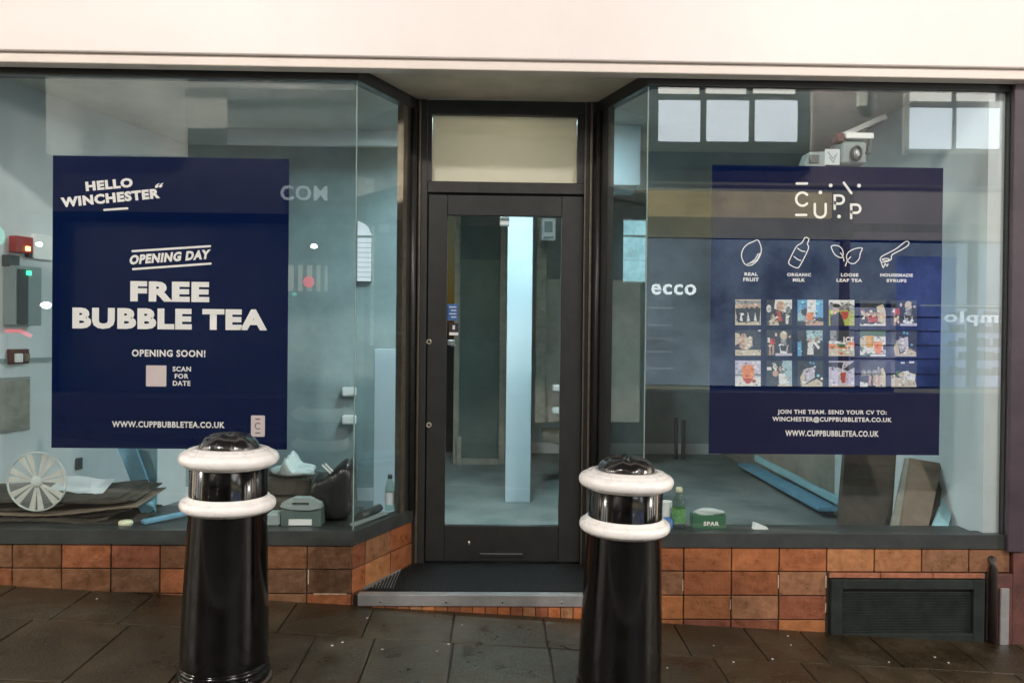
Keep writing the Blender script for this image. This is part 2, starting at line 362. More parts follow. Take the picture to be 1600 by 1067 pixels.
# vent
vt = nb(); vx0, vx1 = 1.78, 2.60; vz0, vz1 = -.215, .138
box(vt, vx0, vx0+.06, -.035, .02, vz0, vz1, .003); box(vt, vx1-.06, vx1, -.035, .02, vz0, vz1, .003)
box(vt, vx0+.06, vx1-.06, -.035, .02, vz1-.05, vz1, .003); box(vt, vx0+.06, vx1-.06, -.035, .02, vz0, vz0+.07, .003)
vg = obj('vent_grille', vt, M['vent'], bld)
b = nb()
for k in range(26):
    z = vz0+.074+k*.0083
    q = Matrix.Translation((0, -.012, z)) @ Matrix.Rotation(R(35), 4, 'X'); box(b, vx0+.06, vx1-.06, -.006, .006, -.001, .001, 0, q)
obj('louvre', b, M['vent'], vg); b = nb(); box(b, vx0+.04, vx1-.04, .012, .03, vz0, vz1); obj('vent_back', b, M['gap'], vg)
b = nb(); box(b, vx0-.02, vx1+.12, -.03, .02, -.34, -.219, .004); obj('vent_base', b, M['vent'], bld)
b = nb(); tube(b, [(2.645, -.03, -.25), (2.645, -.03, .20), (2.645, -.02, .245), (2.645, .02, .25)], .021, 14); obj('drain_pipe', b, M['pipe'], bld)
b = nb(); box(b, 2.675, 2.722, -.05, -.036, -.20, .10, .003)
for z in (-.05,): box(b, 2.692, 2.700, -.0535, -.05, z, z+.008)
mp = obj('metal_strip', b, M['metal'], bld)
b = nb(); box(b, 2.66, 2.75, -.034, .02, -.35, .17, .004); obj('strip_backing', b, M['brownw'], bld)
b = nb(); box(b, 2.712, 2.80, -.045, .06, .29, 2.795, .004); obj('pilaster', b, M['pil'], bld)
b = nb(); box(b, 2.752, 3.4, -.03, .3, -.5, .288); box(b, 2.802, 3.4, -.03, .3, .29, 2.795); obj('side_wall', b, M['brownw'], bld)
b = nb(); box(b, -4.2, XL-.02, -.03, .3, -.5, 2.795); obj('side_wall', b, M['brownw'], bld)
# windows: frame + sill + panes
def dirv(a, c): d = Vector((c[0]-a[0], c[1]-a[1], 0)); return d
def pane_prism(bm, p0, p1, th, z0, z1):
    d = dirv(p0, p1).normalized(); n = Vector((-d.y, d.x, 0))*th
    prism(bm, [p0, p1, (p1[0]+n.x, p1[1]+n.y), (p0[0]+n.x, p0[1]+n.y)], z0, z1)
def window(left):
    root = bpy.data.objects.new('display_window', None); COL.objects.link(root); root.parent = bld
    s = 1 if left else -1
    fr = nb()
    if left:
        A, B = (XL, 0), (CLX, 0); C2 = (BLX-.055, DY-.14)
        poly_out = lambda o, i: [(A[0], -o), (CLX+.010, -o), (BLX-.005, DY-.04), (BLX-.005-i, DY-.04), (CLX-.03, i), (A[0], i)]
    else:
        poly_out = lambda o, i: [(XR+.02, -o), (CRX-.010, -o), (BRX+.005, DY-.04), (BRX+.005+i, DY-.04), (CRX+.03, i), (XR+.02, i)]
    prism(fr, poly_out(.022, .075), ZS+.001, ZG0)                    # sill
    sl = obj('sill', fr, M['sill'], root)
    fr = nb(); prism(fr, poly_out(.012, .055), ZG1, ZH-.006)
    # end post of the splayed pane: a bronze bead, dark gap, outer post
    e0 = Vector((BLX-.07, DY-.17, 0)) if left else Vector((BRX+.07, DY-.17, 0))
    obj('head_rail', fr, M['frame'], root)
    fr = nb()
    e = lambda k: (CLX+(BLX-CLX)*k, (DY-.02)*k) if left else (CRX+(BRX-CRX)*k, (DY-.02)*k)
    a, c = e(.75), e(.82)
    if left: pane_prism(fr, a, c, .04, ZG0, ZG1)
    else: pane_prism(fr, c, a, .04, ZG0, ZG1)
    obj('bead', fr, M['alu'] if left else M['frame'], root)
    fr = nb(); a, c = e(.82), e(.99)
    if left: pane_prism(fr, a, c, .03, ZG0, ZG1)
    else: pane_prism(fr, c, a, .03, ZG0, ZG1)
    q = e(.90); sx = .012*(1 if left else -1)
    lathe(fr, [(.016, ZG0), (.016, ZG1)], q[0]+sx, q[1], 12)
    obj('post', fr, M['frame'], root)
    gp = nb(); k1 = e(.75)
    if left: prism(gp, [(A[0], .001), (CLX-.003, .001), (CLX-.003, .009), (A[0], .009)], ZG0+.001, ZG1-.001)
    else: prism(gp, [(CRX+.003, .001), (XR, .001), (XR, .009), (CRX+.003, .009)], ZG0+.001, ZG1-.001)
    obj('glass_pane', gp, M['glass'], root)
    gp = nb(); f0 = (CLX+.001, .012) if left else (CRX-.001, .012)
    if left: pane_prism(gp, f0, k1, .008, ZG0+.001, ZG1-.001)
    else: pane_prism(gp, k1, f0, .008, ZG0+.001, ZG1-.001)
    obj('glass_pane', gp, M['glass'], root)
    gp = nb(); x = CLX if left else CRX; box(gp, x-.0025, x+.0015, .0, .011, ZG0+.002, ZG1-.002); obj('glass_joint', gp, M['edge'], root)
    if not left:
        fr = nb(); box(fr, XR+.001, XR+.006, -.01, .05, ZG0, ZG1); obj('jamb', fr, M['frame'], root)
window(True); window(False)
# lobby floor: step, ribbed mat
b = nb(); prism(b, [(CLX+.012, -.012), (CRX-.012, -.012), (BRX, DY), (BLX, DY)], -.3, .040); obj('step', b, M['gap'], bld)
b = nb(); box(b, -.705, .775, -.034, .02, -.012, .050, .004)
for px in (595, 697, 785, 878): x = at(px, 938, -.03).x; lathe(b, [(.006, 0), (.006, .003)], 0, 0, 12, Matrix.Translation((x, -.034, .012)) @ Matrix.Rotation(R(90), 4, 'X'))
th_ = obj('threshold_strip', b, M['metal'], bld)
for px in (595, 697, 785, 878): b = nb(); x = at(px, 938, -.03).x; lathe(b, [(.0045, 0), (.0045, .001)], 0, 0, 12, Matrix.Translation((x, -.0372, .012)) @ Matrix.Rotation(R(90), 4, 'X')); obj('screw', b, M['gap'], th_)
b = nb(); n = 22
for k in range(n):
    x0 = -.70+k*(1.45/n); box(b, x0+.002, x0+1.45/n-.002, -.024, .0, -.16, -.014, .002, None, random.choice(palette[:4]+darker[2:4]))
obj('step_riser', b, M['tile'], bld)
b = nb(); prism(b, [(CLX+.045, .022), (CRX-.045, .022), (BRX-.012, DY-.03), (BLX+.012, DY-.03)], .041, .047)
for k in range(92):
    x = -.70+k*.0158
    f = lambda y: (CLX+.05+(BLX-CLX-.04)*y/DY, CRX-.05+(BRX-CRX+.04)*y/DY)
    y1 = DY-.035; y0 = .03
    while y0 < y1 and not (f(y0)[0] < x < f(y0)[1]): y0 += .01
    ye = y1
    while ye > y0 and not (f(ye)[0] < x < f(ye)[1]): ye -= .01
    if ye-y0 > .03: box(b, x-.004, x+.004, y0, ye, .0475, .0535)
tag(obj('doormat', b, M['mat_r']), 'black ribbed rubber mat filling the lobby floor before the door', 'mat')

# door frame, transom and door
DX0, DX1 = at(667, 600, DY).x, at(909, 600, DY).x
DZ0, DZ1 = .055, at(790, 306, DY).z
FZ1 = 2.795
df = nb()
box(df, BLX-.02, DX0-.006, DY-.03, DY+.07, .041, FZ1-.002, .004); box(df, DX1+.006, BRX+.02, DY-.03, DY+.07, .041, FZ1-.002, .004)
tz0, tz1 = at(790, 286, DY).z, at(790, 181, DY).z; tx0, tx1 = at(675, 230, DY).x, at(902, 230, DY).x
box(df, DX0-.006, DX1+.006, DY-.026, DY+.066, DZ1+.008, tz0, .004); box(df, DX0-.006, DX1+.006, DY-.026, DY+.066, tz1, FZ1-.004, .004)
box(df, DX0-.006, tx0, DY-.026, DY+.066, tz0+.0005, tz1-.0005); box(df, tx1, DX1+.006, DY-.026, DY+.066, tz0+.0005, tz1-.0005)
fo = obj('door_frame', df, M['frame'], bld)
b = nb(); box(b, BRX-.038, BRX-.024, DY-.05, DY-.031, .05, FZ1-.01, .003); box(b, BRX-.07, BRX-.06, DY-.04, DY-.031, .05, FZ1-.01, .002); box(b, BLX+.008, BLX+.022, DY-.045, DY-.031, .05, FZ1-.01, .003)
obj('moulding', b, M['alu'], fo)
tw = bpy.data.objects.new('transom_window', None); COL.objects.link(tw); tw.parent = bld
b = nb(); box(b, tx0+.001, tx1-.001, DY+.004, DY+.010, tz0+.001, tz1-.001); obj('glass_pane', b, M['glass'], tw)
b = nb(); box(b, tx0+.001, tx1-.001, DY+.020, DY+.028, tz0+.001, tz1-.001); obj('film', b, M['frost'], tw)
dr = bpy.data.objects.new('door', None); COL.objects.link(dr); dr.parent = bld
gx0, gx1 = at(697, 580, DY).x, at(875, 580, DY).x; gz0, gz1 = at(785, 821, DY).z, at(785, 338, DY).z
b = nb()
box(b, DX0, gx0, DY-.012, DY+.035, DZ0, DZ1, .004); box(b, gx1, DX1, DY-.012, DY+.035, DZ0, DZ1, .004)
box(b, gx0+.0005, gx1-.0005, DY-.011, DY+.034, gz1, DZ1-.001, .003); box(b, gx0+.0005, gx1-.0005, DY-.011, DY+.034, DZ0+.001, gz0, .003)
obj('door_leaf', b, M['frame'], dr)
b = nb(); box(b, gx0+.001, gx1-.001, DY+.008, DY+.014, gz0+.001, gz1-.001); obj('door_glass', b, M['glass'], dr)
b = nb(); box(b, DX0-.005, DX0-.001, DY, DY+.03, DZ0, DZ1); box(b, DX0, DX1, DY+.0, DY+.03, DZ1+.001, DZ1+.007); box(b, DX1+.001, DX1+.005, DY, DY+.03, DZ0, DZ1); obj('door_gap', b, M['gap'], dr)
for py in (534, 664):
    p = at(670, py, DY-.02); b = nb(); T = Matrix.Translation((p.x, DY-.012, p.z)) @ Matrix.Rotation(R(90), 4, 'X')
    lathe(b, [(.017, 0), (.017, .004), (.013, .009), (.011, .009), (.010, .006)], 0, 0, 24, T); l = obj('lock', b, M['brass'], dr)
    b = nb(); T2 = Matrix.Translation((p.x, DY-.0185, p.z)) @ Matrix.Rotation(R(90), 4, 'X'); lathe(b, [(.006, 0), (.006, .002)], 0, 0, 12, T2); obj('keyway', b, M['gap'], l)
b = nb(); p = at(664, 620, DY-.02); box(b, p.x-.001, p.x+.0015, DY-.016, DY-.008, at(664, 700, DY).z, at(664, 568, DY).z); box(b, p.x-.0015, p.x+.001, DY-.016, DY-.008, at(664, 790, DY).z, at(664, 712, DY).z); obj('gap_highlight', b, M['metal'], dr)  # thin metal strips put in for the highlight along the door gap
b = nb(); a = at(750, 863, DY); c = at(816, 866, DY); box(b, a.x, c.x, DY-.018, DY-.012, a.z-.022, a.z-.002, .002); lf = obj('letter_slot', b, M['frame'], dr)
b = nb(); box(b, a.x, c.x, DY-.0205, DY-.0165, a.z-.003, a.z+.0005); obj('flap_edge', b, M['metal'], lf)
b = nb(); p = at(733, 847, DY); T = Matrix.Translation((p.x, DY-.0115, p.z)) @ Matrix.Rotation(R(90), 4, 'X') @ Matrix.Scale(1.7, 4, (0, 1, 0)); lathe(b, [(.007, 0), (.006, .003)], 0, 0, 16, T); obj('floor_bolt', b, M['brass'], dr)
b = nb(); a = at(781, 340, DY+.06); c = at(796, 353, DY+.06); box(b, a.x, c.x, DY+.036, DY+.09, c.z, a.z, .004); obj('door_closer', b, M['whitep'], dr)
for i, (x0, x1, y0, y1, mm, lb) in enumerate(((699, 715, 475, 501, 'bluecap', 'upper small blue sticker with pale lines inside the door glass'), (702, 716, 505, 524, 'darkink', 'lower small purple sticker with white foot inside the door glass'))):
    a = at(x0, y0, DY+.018); c = at(x1, y1, DY+.018); b = nb(); box(b, a.x, c.x, DY+.016, DY+.018, c.z, a.z)
    st = obj('door_sticker', b, M[mm]); tag(st, lb, 'sticker')
    b = nb()
    if i == 0:
        for k in range(4): zz = a.z-.015-k*.02; box(b, a.x+.012+(k % 2)*.01, c.x-.008, DY+.0152, DY+.0156, zz-.006, zz)
    else: box(b, a.x, c.x, DY+.0152, DY+.0156, c.z, c.z+.018); box(b, a.x+.02, c.x-.02, DY+.0152, DY+.0156, c.z+.035, a.z-.012)
    obj('print', b, M['ink'], st)
b = nb(); a = at(699, 534, DY+.05); box(b, a.x, a.x+.045, DY+.036, DY+.07, a.z-.02, a.z+.012, .004); box(b, a.x+.02, a.x+.05, DY+.06, DY+.08, a.z-.03, a.z-.015, .003); obj('latch', b, M['metal'], dr)

# interior shell
FZ = .05; CZ = 2.91; BY = 5.0
b = nb(); box(b, -3.4, 2.75, DY+.072, BY, -.1, FZ); box(b, -3.4, BLX-.06, .08, DY+.071, -.1, FZ); box(b, BRX+.06, 2.75, .08, DY+.071, -.1, FZ); obj('interior_floor', b, M['floor'], bld)
b = nb(); box(b, -3.4, 2.75, .06, BY, CZ, CZ+.08); obj('ceiling', b, M['ceil'], bld)
b = nb(); prism(b, [(-3.12, .08), (-3.3, .08), (-3.3, 2.4), (-2.6, 2.4), (-2.5, 2.32)], FZ, CZ); obj('interior_wall', b, M['wall'], bld, label='pale left side wall of the shop room')
b = nb(); box(b, -2.5, -.45, 2.32, 2.42, FZ, CZ); obj('interior_wall', b, M['wallt'], bld, label='teal grey back wall behind the left window')
b = nb(); box(b, -2.0, -.45, 1.76, 1.80, CZ-.115, CZ-.001); obj('pelmet', b, M['wall'], bld)
b = nb(); box(b, 2.62, 2.75, .03, 1.9, FZ, CZ); obj('interior_wall', b, M['wall'], bld, label='pale right side wall next to the window')
b = nb(); box(b, at(1549, 500, .2).x, at(1571, 500, .2).x, .19, .22, FZ, ZG1+.15, .003); obj('corner_post', b, M['whitep'], bld)
b = nb(); box(b, 2.64, 2.75, 1.9, BY, FZ, CZ); obj('interior_wall', b, M['wallb'], bld, label='bare brown rear part of the right wall')
b = nb(); box(b, -.45, 2.75, BY, BY+.1, FZ, CZ); obj('interior_wall', b, M['wallt'], bld, label='grey rear wall of the shop')
b = nb(); box(b, .9, 2.6, 2.30, 2.36, 2.60, CZ-.001); obj('bulkhead', b, M['wallt'], bld)
b = nb(); box(b, at(951, 230, 1.5).x, at(1001, 230, 1.5).x, 1.5, 1.9, at(975, 290, 1.5).z, CZ-.001, .004); obj('pale_reflection_box', b, M['board'], bld)  # pale box added for a bright reflection in the right angled pane
b = nb(); box(b, -2.5, -.45, 2.305, 2.319, FZ, FZ+.1); obj('skirting', b, M['wall'], bld); b = nb(); box(b, -.45+.85, 2.6, BY-.02, BY-.001, FZ, FZ+.12); obj('skirting', b, M['wall'], bld)
b = nb(); x0 = at(719, 500, 4.2).x; x1 = at(781, 500, 4.2).x
box(b, x0, x1, 4.2, 4.25, FZ, 2.9); obj('partition', b, M['walld'], bld, label='dark green-black doorway panel behind the door')
b = nb(); box(b, x0-.06, x0, 4.15, 4.25, FZ, 2.9, .005); box(b, x0-.02, x0+.03, 4.1, 4.14, FZ, at(722, 682, 4.1).z, .004); box(b, x1, x1+.07, 4.15, 4.25, FZ, 2.9, .005); box(b, x0, x1, 4.15, 4.19, FZ, FZ+.06); obj('door_lining', b, M['wood'], bld)
b = nb(); box(b, x1+.07, .40, 4.5, 4.55, FZ, 2.9); obj('partition', b, M['walld'], bld, label='dark grey panel left of the white board')
b = nb(); a = at(836, 640, 3.6); c = at(852, 640, 3.6); box(b, a.x, c.x, 3.6, 3.66, .55, 2.9, .004); obj('door_lining', b, M['wood'], bld)
b = nb(); a = at(852, 436, 3.7); c = at(905, 640, 3.7); box(b, a.x, c.x+.6, 3.7, 3.75, FZ+.5, a.z, .004); obj('cupboard_front', b, M['wallb'], bld)
b = nb(); a = at(846, 672, 3.0); c = at(870, 690, 3.0); prism(b, [(0, 0), (.28, 0), (.16, -.13), (.04, -.10)], 0, .2, None, Matrix.Translation((a.x, 3.2, a.z)) @ Matrix.Rotation(R(90), 4, 'X')); tag(obj('shelf_bracket', b, M['card'], bld))
# the white board standing behind the door
b = nb(); a = at(789, 783, 2.3); c = at(828, 783, 2.3); box(b, a.x, c.x, 2.27, 2.33, FZ, CZ-.002, .004); tag(obj('white_column', b, M['board']), 'tall pale blue-white column standing behind the door glass', 'column')
b = nb(); a = at(586, 545, 1.9); c = at(625, 800, 1.9); box(b, a.x, c.x, 1.88, 1.91, FZ, a.z, .003); tag(obj('leaning_board', b, M['board']), 'white board standing in the left window beside the door post', 'board')
# display beds
b = nb(); box(b, -3.08, CLX-.05, .085, .62, FZ, ZG0-.008, .003); prism(b, [(CLX-.05, .085), (CLX+.0, .11), (BLX-.14, DY-.15), (CLX-.05, DY)], FZ, ZG0-.009); obj('display_bed', b, M['sill'], bld)
b = nb(); box(b, CRX+.05, 2.6, .076, .22, FZ, ZG0-.008, .003); obj('display_bed', b, M['sill'], bld)
# unseen ceiling light added behind the transom to light the room
def added_led(x, y, w_, l_, lb):
    t_ = thing('added_ceiling_light', lb, 'light', (x, y, CZ)); b = nb(); box(b, -w_/2-.02, w_/2+.02, -l_/2-.02, l_/2+.02, -.035, -.002, .003); obj('housing', b, M['whitep'], t_)
    b = nb(); box(b, -w_/2, w_/2, -l_/2, l_/2, -.042, -.036); obj('added_light_diffuser', b, M['intl'], t_); return t_
added_led(.06, 1.22, .62, .5, 'unseen light panel added behind the frosted transom to light the room')

# ---------------------------------------------------------------- posters
PY = .0155
def poster(name, x0, x1, z0, z1, label):
    t_ = thing(name, label, 'poster', ((x0+x1)/2, PY, z0)); b = nb(); box(b, x0, x1, PY, PY+.002, z0, z1); o = obj('sheet', b, M['navy'], t_)
    return t_
A = poster('poster', -2.312, -1.090, .794, 2.314, 'dark navy poster reading FREE BUBBLE TEA in the left window')
B = poster('poster', 1.135, 2.370, .790, 2.318, 'dark navy poster with icons and small photos in the right window')
YT = PY-.0006
kw = dict(Y=YT, material=M['ink'], parent=A)
def tx(s, a, c, d, e, P=A, mm='ink', **k): return textpx(s, a, c, d, e, YT, M[mm], P, **k)
c_ = at(170.5, 288.5, YT); text('HELLO', c_.x, c_.z, .244, .050, YT, M['ink'], A, ang=R(6), bold=.055)
c_ = at(172.5, 309.5, YT); text('WINCHESTER', c_.x, c_.z, .512, .052, YT, M['ink'], A, ang=R(6.3), bold=.055)
c_ = at(248.5, 290, YT); text('\u201c', c_.x, c_.z, .038, .024, YT, M['ink'], A, ang=R(6), shear=.5, bold=.032)
def lines(P, name, segs, wd, mm='ink', closed=False):
    b = nb(); k = at(800, 500, YT); s_ = 4.2/1250
    for sg in segs: stroke(b, [Pz(x, y, YT) for x, y in sg], wd*s_, YT, closed)
    return obj(name, b, M[mm], P)
lines(A, 'print', [[(163, 328.2), (199, 325.7)], [(207, 392.6), (328, 384.8)], [(208, 420.6), (329, 412.0)]], 3.3)
c_ = at(265.5, 401.8, YT); text('OPENING DAY', c_.x, c_.z, .418, .050, YT, M['ink'], A, ang=R(4.9), shear=.22, bold=.055)
tx('FREE', 203.5, 327, 440, 471.5, bold=.058); tx('BUBBLE TEA', 113, 417.5, 482, 515, bold=.058)
tx('OPENING SOON!', 206, 321, 546.5, 557.5, bold=.032)
tx('SCAN', 269.7, 298.4, 572.6, 580.4, bold=.032); tx('FOR', 273, 294.6, 583.8, 591.4, bold=.032); tx('DATE', 270, 297.5, 594.8, 602.6, bold=.032)
tx('WWW.CUPPBUBBLETEA.CO.UK', 175, 351, 658.3, 668, bold=.032)
def rrect(bm, px0, px1, py0, py1, r, y):
    a = at(px0, py1, y); c = at(px1, py0, y); pts = []
    for cx, cz, s0 in ((c.x-r, c.z-r, 0), (a.x+r, c.z-r, 90), (a.x+r, a.z+r, 180), (c.x-r, a.z+r, 270)):
        for k in range(4): q = R(s0+30*k); pts.append((cx+r*math.cos(q), cz+r*math.sin(q)))
    polyf(bm, pts, y)
b = nb(); rrect(b, 228, 260, 571, 603.5, .004, YT); obj('print', b, M['pink'], A)
b = nb(); rrect(b, 392, 414, 649, 682, .006, YT); bd = obj('badge', b, M['pink'], A)
YB = YT-.0006
b = nb(); s_ = 4.2/1250
stroke(b, [Pz(399.5, 654.6, YB), Pz(406, 654.7, YB)], 1.5*s_, YB); stroke(b, [Pz(399.5, 676.2, YB), Pz(406, 676.3, YB)], 1.5*s_, YB)
cc = at(403.2, 665.5, YB); stroke(b, [(cc.x+4.6*s_*math.cos(R(a)), cc.z+4.6*s_*math.sin(R(a))) for a in range(50, 311, 20)], 1.3*s_, YB)
obj('logo', b, M['darkink'], bd)
# right poster
def L8(x, y): return (1200+x/8, 260+y/8)
segs = [[L8(360, 216), L8(487, 216)], [L8(352, 608), L8(478, 608)], [L8(948, 206), L8(1042, 336)]]
segs.append([L8(430+78*math.cos(R(a)), 411-82*math.sin(R(a))) for a in range(42, 319, 12)])
segs.append([L8(585, 472), L8(585, 570)]+[L8(653+68*math.cos(R(a)), 574-66*math.sin(R(a))) for a in range(180, 361, 15)]+[L8(721, 472)])
for X_, Y_ in ((834, 366), (1040, 480)):
    segs.append([L8(X_, Y_+168), L8(X_, Y_+84)]); segs.append([L8(X_, Y_+84), L8(X_, Y_), L8(X_+62, Y_)]+[L8(X_+62+52*math.cos(R(a)), Y_+51-51*math.sin(R(a))) for a in range(75, -91, -15)]+[L8(X_+6, Y_+102)])
b = nb()
for sg in segs: stroke(b, [Pz(x, y, YT) for x, y in sg], 3.9*s_, YT)
for x, y in ((783, 240), (655, 327), (1138, 242), (888, 628)):
    cc = at(*L8(x, y), YT); polyf(b, [(cc.x+3*s_*math.cos(R(a)), cc.z+3*s_*math.sin(R(a))) for a in range(0, 360, 20)], YT)
obj('logo', b, M['ink'], B)
def I4(x, y): return (1110+x/4.324, 350+y/4.324)
def smooth(pts, closed, n=3):
    P = [Vector(p) for p in pts]; out = []; N = len(P)
    for i in range(N if closed else N-1):
        p0 = P[(i-1) % N] if closed or i > 0 else P[0]; p1 = P[i]; p2 = P[(i+1) % N]; p3 = P[(i+2) % N] if closed or i+2 < N else P[-1]
        for k in range(n):
            t = k/n; out.append(.5*((2*p1)+(-p0+p2)*t+(2*p0-5*p1+4*p2-p3)*t*t+(-p0+3*p1-3*p2+p3)*t**3))
    if not closed: out.append(P[-1])
    return [tuple(p) for p in out]
icons = {
 'icon': [([(322, 110), (344, 165), (335, 215), (308, 257), (270, 280), (235, 272), (211, 225), (217, 178), (247, 140), (290, 120)], 1), ([(333, 200), (318, 237), (290, 258), (250, 270)], 0), ([(322, 202), (300, 240), (262, 266)], 0)],
 'icon.a': [([(640, 92), (666, 103), (655, 135), (662, 168), (605, 282), (583, 296), (545, 281), (529, 262), (538, 235), (582, 152), (618, 128)], 1), ([(590, 165), (615, 182), (640, 187)], 0), ([(565, 220), (590, 240), (612, 247)], 0)],
 'icon.b': [([(818, 150), (860, 147), (888, 168), (897, 200), (888, 228), (852, 216), (830, 190)], 1), ([(878, 195), (895, 220), (903, 250)], 0), ([(1026, 165), (985, 165), (940, 185), (920, 215), (925, 245), (945, 265), (975, 266), (1005, 235), (1012, 200)], 1), ([(948, 222), (925, 250), (912, 283)], 0)],
 'icon.c': [([(1160, 218), (1215, 190), (1262, 163), (1318, 120), (1340, 124), (1335, 145), (1290, 175), (1228, 208), (1222, 238), (1200, 252), (1160, 258), (1147, 240)], 1), ([(1160, 240), (1185, 233), (1208, 238), (1190, 249)], 1), ([(1155, 262), (1168, 295), (1180, 268), (1192, 285), (1200, 270)], 0)]}
for nm, cs in icons.items():
    b = nb()
    for pts, cl in cs: stroke(b, [Pz(*I4(*q), YT) for q in smooth(pts, cl)], 1.55*s_, YT, bool(cl))
    obj('icon', b, M['ink'], B)
def ti(s, x0, x1, y0, y1): a = I4(x0, y0); c = I4(x1, y1); tx(s, a[0], c[0], a[1], c[1], P=B, bold=.04)
ti('REAL', 230, 320, 328, 350); ti('FRUIT', 222, 327, 363, 388); ti('ORGANIC', 518, 680, 332, 354); ti('MILK', 557, 640, 367, 390)
ti('LOOSE', 882, 1000, 333, 356); ti('LEAF TEA', 852, 1025, 370, 392); ti('HOUSEMADE', 1148, 1368, 335, 357); ti('SYRUPS', 1190, 1325, 372, 394)
tx('JOIN THE TEAM. SEND YOUR CV TO:', 1215, 1385.5, 640.4, 649, P=B, bold=.032); tx('WINCHESTER@CUPPBUBBLETEA.CO.UK', 1206.7, 1393.5, 651.2, 660.5, P=B, bold=.032)
tx('WWW.CUPPBUBBLETEA.CO.UK', 1227, 1373, 672.5, 681.8, P=B, bold=.032)
# eighteen little photographs: list of shapes on a 40x40 grid (y down)
k_ = (.01, .01, .015); wh = (.75, .72, .72); sk = (.55, .34, .25); gr = (.25, .25, .25); cr = (.6, .5, .38); li = (.55, .5, .62); orr = (.8, .22, .06); rd = (.45, .05, .03); sb = (.12, .35, .62); pb = (.35, .5, .55); gn = (.05, .12, .04); yg = (.42, .45, .08); dk = (.015, .02, .03)
def E_(cx, cy, rx, ry): return [(cx+rx*math.cos(R(a)), cy+ry*math.sin(R(a))) for a in range(0, 360, 30)]
def Q(x0, y0, x1, y1): return [(x0, y0), (x1, y0), (x1, y1), (x0, y1)]
def person_(cx, h, top, c1, c2): return [(c1, [(cx-4, top+h*.25), (cx+4, top+h*.25), (cx+5, top+h), (cx-5, top+h)]), (c2, E_(cx, top+h*.12, 3, 3.6))]
box_pic = [(dk, Q(0, 0, 40, 40)), (cr, [(6, 38), (4, 26), (10, 14), (14, 40)]), (li, [(9, 14), (26, 9), (27, 26), (15, 34)]), (cr, [(14, 36), (30, 28), (39, 34), (39, 40), (4, 40)]), (sb, E_(32, 22, 2, 2)), (sb, E_(20, 3, 2, 2)), (sb, E_(25, 4, 2, 2))]
dance = [(dk, Q(0, 0, 40, 40)), (rd, [(3, 14), (13, 12), (14, 22), (4, 23)]), (wh, [(1, 18), (5, 12), (6, 20)]), (sk, Q(4, 23, 7, 39)), (sk, Q(9, 23, 12, 38)), (cr, E_(27, 8, 6, 7)), (gr, [(22, 14), (32, 14), (31, 24), (23, 24)]), (wh, [(20, 22), (23, 32), (30, 33), (34, 22), (32, 38), (22, 38)]), (li, Q(14, 36, 40, 40)), (cr, E_(15, 7, 2, 3)), (cr, E_(36, 10, 2, 2))]
